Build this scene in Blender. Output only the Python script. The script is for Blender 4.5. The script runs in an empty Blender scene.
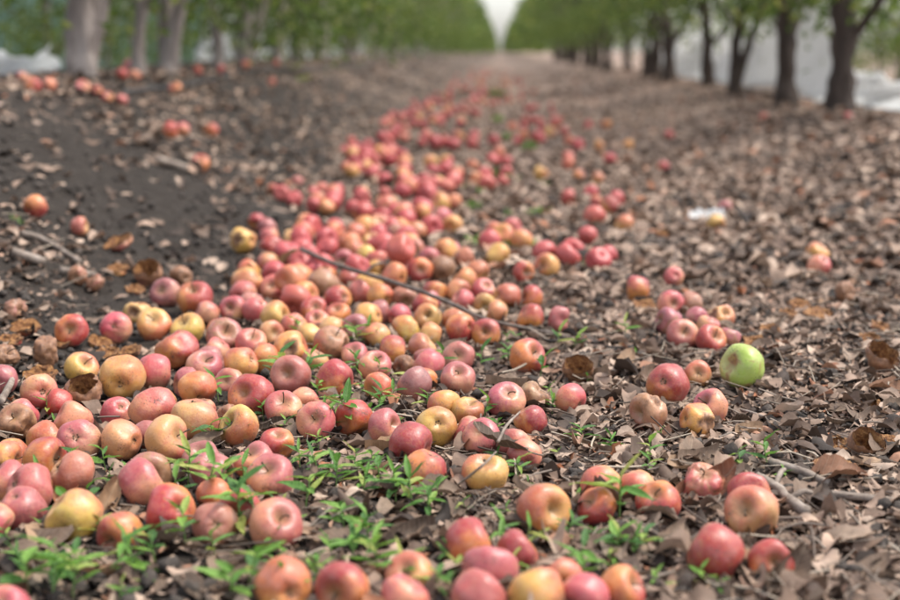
import bpy, math, random
import numpy as np
from mathutils import Vector, Matrix, Euler, noise as mnoise

R = math.radians
random.seed(7); rng = np.random.default_rng(11)
sc = bpy.context.scene
C = sc.collection

# ---------------------------------------------------------------- camera
CAM_H = 0.55; FPX = 1250.0
cam_d = bpy.data.cameras.new('camera'); cam = bpy.data.objects.new('camera', cam_d); C.objects.link(cam)
cam_d.sensor_width = 36; cam_d.lens = 50; cam_d.clip_start = 0.05; cam_d.clip_end = 2000
cam.location = (0, 0, CAM_H); cam.rotation_euler = (R(90 - 11.31), 0, R(2.246))
cam_d.dof.use_dof = True; cam_d.dof.focus_distance = 1.80; cam_d.dof.aperture_fstop = 2.8
sc.camera = cam
CAM_M = cam.rotation_euler.to_matrix(); CAM_O = Vector(cam.location)
# ---------------------------------------------------------------- sky, sun, exposure
SUN_EL, SUN_AZ = 62.0, 75.0          # azimuth measured clockwise from +Y (north)
w = bpy.data.worlds.new('World'); sc.world = w; w.use_nodes = True
nt = w.node_tree; bg = nt.nodes['Background']
sky = nt.nodes.new('ShaderNodeTexSky'); sky.sky_type = 'NISHITA'; sky.sun_disc = False
sky.sun_elevation = R(SUN_EL); sky.sun_rotation = R(SUN_AZ); sky.dust_density = 2.5; sky.air_density = 1.0; sky.ozone_density = 1.0
hs = nt.nodes.new('ShaderNodeHueSaturation'); hs.inputs['Saturation'].default_value = 0.4   # milky, thinly overcast sky
nt.links.new(sky.outputs[0], hs.inputs['Color']); nt.links.new(hs.outputs[0], bg.inputs[0]); bg.inputs[1].default_value = 0.15
sd = bpy.data.lights.new('sun', 'SUN'); sun = bpy.data.objects.new('sun', sd); C.objects.link(sun)
sd.energy = 1.5; sd.angle = R(10); sd.color = (1.0, 0.93, 0.82)
_d = Vector((math.sin(R(SUN_AZ)) * math.cos(R(SUN_EL)), math.cos(R(SUN_AZ)) * math.cos(R(SUN_EL)), math.sin(R(SUN_EL))))
sun.rotation_euler = _d.to_track_quat('Z', 'Y').to_euler(); sun.location = (0, 0, 12)
sc.view_settings.view_transform = 'Standard'; sc.view_settings.look = 'None'
sc.view_settings.exposure = 1.3; sc.view_settings.gamma = 1.0; sc.view_settings.use_curve_mapping = False

# ---------------------------------------------------------------- helpers
def ss(a, b, x):
    t = np.clip((np.asarray(x, float) - a) / (b - a), 0, 1); return t * t * (3 - 2 * t)
def _hash(ix, iy, s):
    n = (ix.astype(np.int64) * 374761393 + iy.astype(np.int64) * 668265263 + s * 1442695041) & 0x7fffffff
    n = ((n ^ (n >> 13)) * 1274126177) & 0x7fffffff
    return ((n ^ (n >> 16)) & 0xffff) / 65535.0
def vnoise(x, y, s=0):
    x = np.asarray(x, float); y = np.asarray(y, float)
    ix = np.floor(x); iy = np.floor(y); fx = x - ix; fy = y - iy
    fx = fx * fx * (3 - 2 * fx); fy = fy * fy * (3 - 2 * fy)
    a = _hash(ix, iy, s); b = _hash(ix + 1, iy, s); c = _hash(ix, iy + 1, s); d = _hash(ix + 1, iy + 1, s)
    return (a + (b - a) * fx) * (1 - fy) + (c + (d - c) * fx) * fy
def height(x, y):
    """terrain without the finest clods"""
    x = np.asarray(x, float); y = np.asarray(y, float)
    z = 0.43 * ss(0.62, 2.0, -x) - 0.28 * ss(2.7, 4.2, -x) + 0.19 * ss(0.7, 2.1, x) - 0.12 * ss(2.8, 4.2, x)
    far = 1 - ss(25, 60, y)
    z = z + far * (0.05 * (vnoise(x * 1.1, y * 0.8, 1) - .5) * ss(.5, 1.2, np.abs(x)) + 0.018 * (vnoise(x * 3.3, y * 3.1, 2) - .5))
    return z
def fine(x, y):
    far = 1 - ss(5, 14, y)
    return far * (0.016 * (vnoise(x * 17, y * 17, 3) - .6) + 0.012 * (vnoise(x * 41, y * 41, 4) - .6))
def _h1(ix, iy, s):
    n = (ix * 374761393 + iy * 668265263 + s * 1442695041) & 0x7fffffff
    n = ((n ^ (n >> 13)) * 1274126177) & 0x7fffffff
    return ((n ^ (n >> 16)) & 0xffff) / 65535.0
def vn1(x, y, s):
    ix = math.floor(x); iy = math.floor(y); fx = x - ix; fy = y - iy; fx = fx * fx * (3 - 2 * fx); fy = fy * fy * (3 - 2 * fy)
    a = _h1(ix, iy, s); b = _h1(ix + 1, iy, s); c = _h1(ix, iy + 1, s); d = _h1(ix + 1, iy + 1, s)
    return (a + (b - a) * fx) * (1 - fy) + (c + (d - c) * fx) * fy
def s1(a, b, x):
    t = min(1., max(0., (x - a) / (b - a))); return t * t * (3 - 2 * t)
def H(x, y):
    x = float(x); y = float(y)
    z = 0.43 * s1(0.62, 2.0, -x) - 0.28 * s1(2.7, 4.2, -x) + 0.19 * s1(0.7, 2.1, x) - 0.12 * s1(2.8, 4.2, x); far = 1 - s1(25, 60, y)
    if far > 0: z += far * (0.05 * (vn1(x * 1.1, y * 0.8, 1) - .5) * s1(.5, 1.2, abs(x)) + 0.018 * (vn1(x * 3.3, y * 3.1, 2) - .5))
    return z
assert abs(H(1.37, 4.2) - float(height(1.37, 4.2))) < 1e-6 and abs(H(-1.5, 9.3) - float(height(-1.5, 9.3))) < 1e-6
def ray(px, py):
    return (CAM_M @ Vector(((px - 450) / FPX, (300 - py) / FPX, -1)))
def ground_at(px, py, lift=0.0):
    d = ray(px, py); t0, t1 = 0.4, 150.0
    f = lambda t: (CAM_O.z + d.z * t) - H(CAM_O.x + d.x * t, CAM_O.y + d.y * t) - lift
    t = t0; step = 0.08
    while t < t1 and f(t) > 0: t += step; step *= 1.03
    a, b = t - step, t
    for _ in range(20):
        m = (a + b) / 2
        if f(m) > 0: a = m
        else: b = m
    return CAM_O + d * b, b
def to_px(p):
    q = CAM_M.transposed() @ (Vector(p) - CAM_O)
    return 450 + FPX * q.x / -q.z, 300 - FPX * q.y / -q.z, -q.z

def mesh_np(name, verts, faces, smooth=True):
    """verts (N,3); faces (M,k) array of one polygon size"""
    me = bpy.data.meshes.new(name); verts = np.asarray(verts, np.float32); faces = np.asarray(faces, np.int32)
    me.vertices.add(len(verts)); me.vertices.foreach_set('co', verts.ravel())
    k = faces.shape[1]; me.loops.add(faces.size); me.loops.foreach_set('vertex_index', faces.ravel())
    me.polygons.add(len(faces)); me.polygons.foreach_set('loop_start', np.arange(0, faces.size, k, dtype=np.int32))
    me.polygons.foreach_set('loop_total', np.full(len(faces), k, np.int32))
    me.polygons.foreach_set('use_smooth', np.full(len(faces), smooth)); me.update(calc_edges=True); me.validate()
    return me
def attr(me, name, vals):
    a = me.attributes.new(name, 'FLOAT', 'POINT'); a.data.foreach_set('value', np.asarray(vals, np.float32))
def grid_faces(nr, nc, wrap=False):
    f = []
    for i in range(nr - 1):
        for j in range(nc if wrap else nc - 1):
            k = (j + 1) % nc
            f.append((i * nc + j, i * nc + k, (i + 1) * nc + k, (i + 1) * nc + j))
    return np.array(f, np.int32)
def link(name, me, mat=None, parent=None, label=None, cat=None, group=None, kind=None):
    o = bpy.data.objects.new(name, me); C.objects.link(o)
    if mat and me and not me.materials: me.materials.append(mat)
    if parent: o.parent = parent
    if label: o['label'] = label
    if cat: o['category'] = cat
    if group: o['group'] = group
    if kind: o['kind'] = kind
    return o
def tube_geo(pts, rad, sides=8, cap=True, rough=0.0, seed=0):
    pts = [Vector(p) for p in pts]; V = []
    n = len(pts); up = Vector((0.3, 0.2, 1)).normalized()
    for i, p in enumerate(pts):
        t = (pts[min(i + 1, n - 1)] - pts[max(i - 1, 0)]).normalized()
        a = t.cross(Vector((1, 0, 0)) if abs(t.x) < .8 else Vector((0, 1, 0))).normalized(); b = t.cross(a)
        for j in range(sides):
            an = 2 * math.pi * j / sides; r = rad[i]
            if rough:
                r *= 1 + rough * mnoise.noise(Vector((math.cos(an) * 2.2 + seed, math.sin(an) * 2.2, i * 0.45 + seed)))
            V.append(p + (a * math.cos(an) + b * math.sin(an)) * r)
    F = [tuple(f) for f in grid_faces(n, sides, True)]
    if cap:
        V += [pts[0], pts[-1]]; c0, c1 = len(V) - 2, len(V) - 1
        for j in range(sides):
            k = (j + 1) % sides
            F.append((c0, k, j, j)); F.append((c1, (n - 1) * sides + j, (n - 1) * sides + k, (n - 1) * sides + k))
    return V, F
def mesh_py(name, V, F, smooth=True):
    me = bpy.data.meshes.new(name)
    me.from_pydata([tuple(v) for v in V], [], [tuple(dict.fromkeys(f)) for f in F]); me.update()
    me.polygons.foreach_set('use_smooth', [smooth] * len(me.polygons))
    return me
def join(parts):
    V, F = [], []
    for v, f in parts:
        o = len(V); V += list(v); F += [tuple(i + o for i in q) for q in f]
    return V, F
def spline(pts, n):
    pts = [Vector(p) for p in pts]; P = [pts[0] * 2 - pts[1]] + pts + [pts[-1] * 2 - pts[-2]]; out = []
    for i in range(len(pts) - 1):
        a, b, c, d = P[i:i + 4]
        for k in range(n):
            t = k / n
            out.append(0.5 * ((2 * b) + (c - a) * t + (2 * a - 5 * b + 4 * c - d) * t * t + (3 * b - a - 3 * c + d) * t ** 3))
    return out + [pts[-1]]

# ---------------------------------------------------------------- materials
def newmat(name):
    m = bpy.data.materials.new(name); m.use_nodes = True; t = m.node_tree
    return m, t, t.nodes['Principled BSDF'], t.nodes['Material Output']
def N(t, typ, **kw):
    n = t.nodes.new(typ)
    for k, v in kw.items(): setattr(n, k, v)
    return n
def ramp(t, stops, fac=None, interp='LINEAR'):
    n = N(t, 'ShaderNodeValToRGB'); n.color_ramp.interpolation = interp
    e = n.color_ramp.elements
    while len(e) > 1: e.remove(e[-1])
    e[0].position = stops[0][0]; e[0].color = tuple(stops[0][1]) + (1,) if len(stops[0][1]) == 3 else stops[0][1]
    for p, c in stops[1:]:
        q = e.new(p); q.color = tuple(c) + (1,)
    if fac is not None: t.links.new(fac, n.inputs[0])
    return n.outputs[0]
def noi(t, scale, detail=4, rough=.55, vec=None, dist=0):
    n = N(t, 'ShaderNodeTexNoise'); n.inputs['Scale'].default_value = scale; n.inputs['Detail'].default_value = detail
    n.inputs['Roughness'].default_value = rough; n.inputs['Distortion'].default_value = dist
    if vec is not None: t.links.new(vec, n.inputs['Vector'])
    return n.outputs['Fac']
def mix(t, fac, a, b, blend='MIX'):
    n = N(t, 'ShaderNodeMix', data_type='RGBA', blend_type=blend)
    for s, v in ((n.inputs[0], fac), (n.inputs[6], a), (n.inputs[7], b)):
        if isinstance(v, (int, float)): s.default_value = v
        elif isinstance(v, tuple): s.default_value = v + (1,) if len(v) == 3 else v
        else: t.links.new(v, s)
    return n.outputs[2]
def math_(t, op, a, b=None, clamp=False):
    n = N(t, 'ShaderNodeMath', operation=op, use_clamp=clamp)
    for s, v in zip(n.inputs, (a, b)):
        if v is None: continue
        if isinstance(v, (int, float)): s.default_value = v
        else: t.links.new(v, s)
    return n.outputs[0]
def maprange(t, v, a, b, c=0, d=1):
    n = N(t, 'ShaderNodeMapRange'); n.clamp = True; t.links.new(v, n.inputs[0])
    for i, q in enumerate((a, b, c, d)): n.inputs[i + 1].default_value = q
    return n.outputs[0]
def bump(t, b, hgt, strength=.3, dist=.01):
    n = N(t, 'ShaderNodeBump'); n.inputs['Strength'].default_value = strength; n.inputs['Distance'].default_value = dist
    t.links.new(hgt, n.inputs['Height']); t.links.new(n.outputs[0], b.inputs['Normal'])
def oattr(t, name, kind='OBJECT'):
    return N(t, 'ShaderNodeAttribute', attribute_type=kind, attribute_name=name)

def mat_apple():
    m, t, b, o = newmat('apple_skin')
    tc = N(t, 'ShaderNodeTexCoord').outputs['Object']
    oi = N(t, 'ShaderNodeObjectInfo')
    off = N(t, 'ShaderNodeVectorMath', operation='SCALE'); 
    comb = N(t, 'ShaderNodeCombineXYZ'); t.links.new(oi.outputs['Random'], comb.inputs[0]); t.links.new(oi.outputs['Random'], comb.inputs[1])
    t.links.new(comb.outputs[0], off.inputs[0]); off.inputs['Scale'].default_value = 37.0
    add = N(t, 'ShaderNodeVectorMath', operation='ADD'); t.links.new(tc, add.inputs[0]); t.links.new(off.outputs[0], add.inputs[1])
    vec = add.outputs[0]
    sep = N(t, 'ShaderNodeSeparateXYZ'); t.links.new(tc, sep.inputs[0])
    c1 = oattr(t, 'skin_ground').outputs['Color']; c2 = oattr(t, 'skin_blush').outputs['Color']
    amt = oattr(t, 'blush').outputs['Fac']; brown = oattr(t, 'rot').outputs['Fac']
    # blush side is local +X; meridian streaks
    at = math_(t, 'ARCTAN2', sep.outputs[1], sep.outputs[0])
    sv = N(t, 'ShaderNodeCombineXYZ'); t.links.new(math_(t, 'MULTIPLY', at, 3.0), sv.inputs[0]); t.links.new(math_(t, 'MULTIPLY', sep.outputs[2], .8), sv.inputs[2])
    t.links.new(math_(t, 'MULTIPLY', oi.outputs['Random'], 90.0), sv.inputs[1])
    streak = noi(t, 4.5, 6, .75, sv.outputs[0])
    n1 = noi(t, 1.3, 3, .5, vec)
    s = math_(t, 'ADD', math_(t, 'MULTIPLY', sep.outputs[0], .58), math_(t, 'MULTIPLY', math_(t, 'SUBTRACT', n1, .5), 1.3))
    s = math_(t, 'ADD', s, math_(t, 'MULTIPLY', math_(t, 'SUBTRACT', streak, .5), .95))
    s = math_(t, 'ADD', s, math_(t, 'SUBTRACT', amt, .5))
    fac = maprange(t, s, -.36, .30)
    col = mix(t, fac, c1, c2)
    col = mix(t, maprange(t, noi(t, 2.6, 4, .6, vec), .5, .85, 0, .4), col, c2)
    col = mix(t, maprange(t, noi(t, 7, 6, .72, vec), .5, .72, 0, .38), col, c1)
    # bloom / dust
    col = mix(t, maprange(t, noi(t, 3.0, 5, .65, vec), .44, .76, 0.0, .22), col, (.50, .36, .30))
    # lenticels
    vo = N(t, 'ShaderNodeTexVoronoi'); vo.inputs['Scale'].default_value = 9.0; t.links.new(vec, vo.inputs['Vector'])
    col = mix(t, maprange(t, vo.outputs['Distance'], .05, .11, .5, 0), col, (.72, .50, .34))
    # scab specks
    v2 = N(t, 'ShaderNodeTexVoronoi'); v2.inputs['Scale'].default_value = 5.0; t.links.new(vec, v2.inputs['Vector'])
    spk = math_(t, 'MULTIPLY', maprange(t, v2.outputs['Distance'], .07, .13, 1, 0), maprange(t, noi(t, 1.1, 2, .5, vec), .47, .55))
    col = mix(t, math_(t, 'MULTIPLY', spk, .85), col, (.07, .035, .02))
    dirt = maprange(t, math_(t, 'ADD', noi(t, 11, 6, .75, vec), math_(t, 'MULTIPLY', noi(t, 1.4, 3, .5, vec), .55)), .88, .96, 0, .85)
    col = mix(t, dirt, col, (.075, .052, .038))
    # russet at the stem pit, greenish round it
    rus = math_(t, 'MULTIPLY', oattr(t, 'pit', 'GEOMETRY').outputs['Fac'], .75)
    col = mix(t, rus, col, (.24, .15, .06))
    # bruises (mesh attribute) and overall rot
    br = oattr(t, 'bruise', 'GEOMETRY').outputs['Fac']
    br = maprange(t, math_(t, 'ADD', br, math_(t, 'MULTIPLY', math_(t, 'SUBTRACT', noi(t, 3.5, 5, .65, vec), .5), .8)), .22, .78)
    rot = maprange(t, math_(t, 'ADD', noi(t, 1.6, 5, .6, vec), math_(t, 'SUBTRACT', brown, .55)), .42, .62)
    br = math_(t, 'MAXIMUM', br, math_(t, 'MULTIPLY', rot, .9))
    bcol = ramp(t, [(.3, (.045, .022, .014)), (.5, (.17, .075, .035)), (.7, (.30, .15, .065))], noi(t, 4, 5, .7, vec))
    col = mix(t, maprange(t, br, 0, .45, 0, .72), col, (.30, .15, .07)); col = mix(t, maprange(t, br, .4, 1, 0, .9), col, bcol)
    t.links.new(col, b.inputs['Base Color'])
    rough = math_(t, 'ADD', maprange(t, noi(t, 6, 4, .6, vec), .3, .7, .30, .50), math_(t, 'MULTIPLY', br, .2))
    t.links.new(rough, b.inputs['Roughness'])
    b.inputs['Coat Weight'].default_value = .10; b.inputs['Coat Roughness'].default_value = .22
    b.inputs['Specular IOR Level'].default_value = .5
    b.inputs['Subsurface Weight'].default_value = 0.0
    b.inputs['Sheen Weight'].default_value = .08; b.inputs['Sheen Roughness'].default_value = .5
    b.inputs['Sheen Tint'].default_value = (1, .85, .82, 1)
    bump(t, b, math_(t, 'ADD', noi(t, 9, 5, .6, vec), math_(t, 'MULTIPLY', br, math_(t, 'MULTIPLY', noi(t, 14, 5, .7, vec), 2.4))), .12, .06)
    return m
def mat_flesh():
    m, t, b, o = newmat('rotten_flesh'); tc = N(t, 'ShaderNodeTexCoord').outputs['Object']
    n = noi(t, 3.2, 6, .7, tc)
    t.links.new(ramp(t, [(.3, (.05, .022, .012)), (.45, (.28, .11, .035)), (.6, (.55, .27, .09)), (.75, (.62, .40, .2))], n), b.inputs['Base Color'])
    b.inputs['Roughness'].default_value = .6; bump(t, b, n, .7, .12)
    return m
def mat_simple(name, cols, scale, rough=.8, bstr=.4, bdist=.01, space='Object', stretch=None, rnd=0.0):
    m, t, b, o = newmat(name); v = N(t, 'ShaderNodeTexCoord').outputs[space]
    if stretch:
        mp = N(t, 'ShaderNodeMapping'); mp.inputs['Scale'].default_value = stretch; t.links.new(v, mp.inputs[0]); v = mp.outputs[0]
    n = noi(t, scale, 6, .65, v)
    if rnd:
        oi = N(t, 'ShaderNodeObjectInfo').outputs['Random']
        n2 = math_(t, 'ADD', n, math_(t, 'MULTIPLY', math_(t, 'SUBTRACT', oi, .5), rnd))
    else: n2 = n
    k = len(cols)
    t.links.new(ramp(t, [(.3 + .4 * i / max(1, k - 1), c) for i, c in enumerate(cols)], n2), b.inputs['Base Color'])
    b.inputs['Roughness'].default_value = rough; bump(t, b, n, bstr, bdist)
    return m
def mat_leaf(name, stops, island=False, trans=.25, rough=.7, vein=True, scale=60):
    """thin leaf: diffuse + translucent; tint per leaf"""
    m, t, b, o = newmat(name)
    if island: r = N(t, 'ShaderNodeNewGeometry').outputs['Random Per Island']
    else: r = N(t, 'ShaderNodeObjectInfo').outputs['Random']
    col = ramp(t, stops, r)
    tc = N(t, 'ShaderNodeTexCoord').outputs['Object']
    n = noi(t, scale if island else scale / 14, 5, .65, tc)
    col = mix(t, 1.0, col, ramp(t, [(.25, (.55, .53, .5)), (.5, (.95, .95, .95)), (.78, (1.25, 1.2, 1.15))], n), 'MULTIPLY')
    hgt = n
    if vein and not island:
        sp = N(t, 'ShaderNodeSeparateXYZ'); t.links.new(tc, sp.inputs[0]); ay = math_(t, 'ABSOLUTE', sp.outputs[1])
        ribs = math_(t, 'SINE', math_(t, 'MULTIPLY', math_(t, 'SUBTRACT', sp.outputs[0], math_(t, 'MULTIPLY', ay, .9)), 58.0))
        vn = math_(t, 'MAXIMUM', maprange(t, ribs, .86, 1.0, 0, .55), maprange(t, ay, .004, .012, 1, 0))
        col = mix(t, math_(t, 'MULTIPLY', vn, .35), col, (.42, .33, .24) if 'dry' in name else (.30, .45, .16)); hgt = math_(t, 'ADD', n, math_(t, 'MULTIPLY', vn, .6))
    t.links.new(col, b.inputs['Base Color']); b.inputs['Roughness'].default_value = rough
    b.inputs['Specular IOR Level'].default_value = .35
    bump(t, b, hgt, .35, .004)
    tr = N(t, 'ShaderNodeBsdfTranslucent'); t.links.new(col, tr.inputs[0])
    mx = N(t, 'ShaderNodeMixShader'); mx.inputs[0].default_value = trans
    t.links.new(b.outputs[0], mx.inputs[1]); t.links.new(tr.outputs[0], mx.inputs[2]); t.links.new(mx.outputs[0], o.inputs[0])
    return m
def mat_ground():
    m, t, b, o = newmat('orchard_soil')
    tc = N(t, 'ShaderNodeTexCoord').outputs['Object']
    sep = N(t, 'ShaderNodeSeparateXYZ'); t.links.new(tc, sep.inputs[0])
    n1 = noi(t, 2.2, 6, .6, tc); n2 = noi(t, 28, 6, .7, tc); n3 = noi(t, 120, 4, .7, tc)
    n0 = noi(t, .55, 4, .6, tc)
    soil = ramp(t, [(.3, (.017, .014, .012)), (.5, (.036, .029, .024)), (.7, (.068, .055, .046))], mix_f(t, n2, n3))
    vo = N(t, 'ShaderNodeTexVoronoi'); vo.inputs['Scale'].default_value = 34; vo.inputs['Randomness'].default_value = 1
    dn = N(t, 'ShaderNodeTexNoise'); dn.inputs['Scale'].default_value = 30; dn.inputs['Detail'].default_value = 4; t.links.new(tc, dn.inputs['Vector'])
    dv = N(t, 'ShaderNodeVectorMath', operation='MULTIPLY_ADD'); t.links.new(dn.outputs['Color'], dv.inputs[0]); dv.inputs[1].default_value = (.06, .06, .06); t.links.new(tc, dv.inputs[2]); t.links.new(dv.outputs[0], vo.inputs['Vector'])
    sepc = N(t, 'ShaderNodeSeparateColor'); t.links.new(vo.outputs['Color'], sepc.inputs[0])
    leafc = ramp(t, [(0, (.09, .062, .048)), (.35, (.20, .138, .105)), (.7, (.31, .222, .172)), (1, (.44, .335, .27))], sepc.outputs[0])
    # leaf carpet: thick on the right half and far off, thin on the dark left bank
    side = maprange(t, sep.outputs[0], -1.0, .2, .04, .80); far = maprange(t, sep.outputs[1], 4, 14, 0, .32)
    cov = math_(t, 'ADD', side, far)
    k = maprange(t, math_(t, 'SUBTRACT', math_(t, 'ADD', cov, math_(t, 'ADD', math_(t, 'MULTIPLY', math_(t, 'SUBTRACT', n1, .5), 1.2), math_(t, 'MULTIPLY', math_(t, 'SUBTRACT', n0, .55), 1.4))), sepc.outputs[1]), -.05, .1)
    t.links.new(mix(t, k, soil, leafc), b.inputs['Base Color']); b.inputs['Roughness'].default_value = .92
    b.inputs['Specular IOR Level'].default_value = .2
    bump(t, b, math_(t, 'ADD', n2, math_(t, 'MULTIPLY', n3, .6)), .8, .02)
    return m
def mix_f(t, a, b): return math_(t, 'MULTIPLY', math_(t, 'ADD', a, b), .5)

M_APPLE = mat_apple(); M_FLESH = mat_flesh(); M_GROUND = mat_ground()
M_STEM = mat_simple('apple_stem', [(.05, .03, .018), (.13, .08, .04)], 8)
M_TWIG = mat_simple('dry_wood', [(.10, .075, .06), (.22, .175, .14), (.34, .29, .25)], 40, .85, .5, .004)
M_DEADBARK = mat_simple('dead_bark', [(.05, .038, .03), (.11, .085, .07), (.19, .155, .13)], 40, .85, .5, .004)
M_BARK_D = mat_simple('dark_bark', [(.028, .020, .016), (.065, .046, .036), (.12, .092, .075)], 9, .9, .9, .03, stretch=(1, 1, .3))
M_BARK_L = mat_simple('pale_bark', [(.09, .07, .06), (.23, .19, .165), (.38, .33, .30)], 7, .9, .9, .03, stretch=(1, 1, .3))
M_DRY = mat_leaf('dry_leaf', [(0, (.075, .05, .035)), (.25, (.15, .10, .07)), (.55, (.24, .17, .122)), (.8, (.32, .235, .175)), (.93, (.34, .21, .12)), (1, (.20, .085, .05))], trans=.15)
M_LITTER = mat_leaf('leaf_litter', [(0, (.020, .014, .011)), (.18, (.062, .041, .03)), (.42, (.17, .112, .08)), (.7, (.30, .207, .153)), (.92, (.46, .345, .265)), (1, (.34, .12, .05))], island=True, trans=.1)
M_GREEN = mat_leaf('weed_leaf', [(0, (.05, .14, .03)), (.4, (.11, .26, .04)), (.8, (.20, .37, .06)), (1, (.38, .40, .10))], trans=.35, rough=.45, scale=90)
M_WSTEM = mat_simple('weed_stem', [(.10, .20, .05), (.20, .30, .09)], 60, .6, .1)
M_CROWN = mat_leaf('apple_foliage', [(0, (.05, .08, .018)), (.45, (.095, .15, .03)), (.8, (.15, .21, .045)), (1, (.30, .31, .08))], island=True, trans=.55, rough=.5, scale=20)
M_SHEET = mat_simple('white_plastic_film', [(.68, .68, .67), (.76, .76, .75), (.82, .82, .81)], 5, .5, .25, .03)
_t = M_SHEET.node_tree; _tr = N(_t, 'ShaderNodeBsdfTranslucent'); _tr.inputs[0].default_value = (.85, .85, .84, 1); _mx = N(_t, 'ShaderNodeMixShader'); _mx.inputs[0].default_value = .5
_t.links.new(_t.nodes['Principled BSDF'].outputs[0], _mx.inputs[1]); _t.links.new(_tr.outputs[0], _mx.inputs[2]); _t.links.new(_mx.outputs[0], _t.nodes['Material Output'].inputs[0])
M_HOSE = mat_simple('black_polythene', [(.012, .012, .013), (.03, .03, .031)], 20, .5, .2)
M_CLOD = mat_simple('soil_clod', [(.022, .018, .015), (.05, .04, .033), (.09, .072, .06)], 50, .95, .7, .01)

# ---------------------------------------------------------------- ground sheet
def axis_steps(edges):
    out = [edges[0][0]]
    for a, b, s0, s1 in edges:
        n = max(1, int((b - a) / ((s0 + s1) / 2))); u = np.linspace(0, 1, n + 1)[1:]
        k = (u * s0 + u * u * (s1 - s0) / 2) / (s0 + (s1 - s0) / 2)
        out += list(a + (b - a) * k)
    return np.array(out)
gy = axis_steps([(-40, 0.4, 6, .1), (.4, 3.2, .016, .018), (3.2, 8, .018, .07), (8, 30, .07, .6), (30, 550, .6, 60)])
gxh = axis_steps([(0, 1.3, .016, .018), (1.3, 3, .02, .06), (3, 8, .06, .5), (8, 65, .5, 12)])
gx = np.concatenate([-gxh[:0:-1], gxh])
XX, YY = np.meshgrid(gx, gy)
ZZ = height(XX, YY) + fine(XX, YY)
nr, nc = XX.shape
idx = np.arange(nr * nc).reshape(nr, nc)
gf = np.stack([idx[:-1, :-1], idx[:-1, 1:], idx[1:, 1:], idx[1:, :-1]], -1).reshape(-1, 4)
link('ground', mesh_np('ground', np.stack([XX, YY, ZZ], -1).reshape(-1, 3), gf), M_GROUND,
     label='dark orchard soil of the lane strewn with dry leaves', kind='structure')

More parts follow.
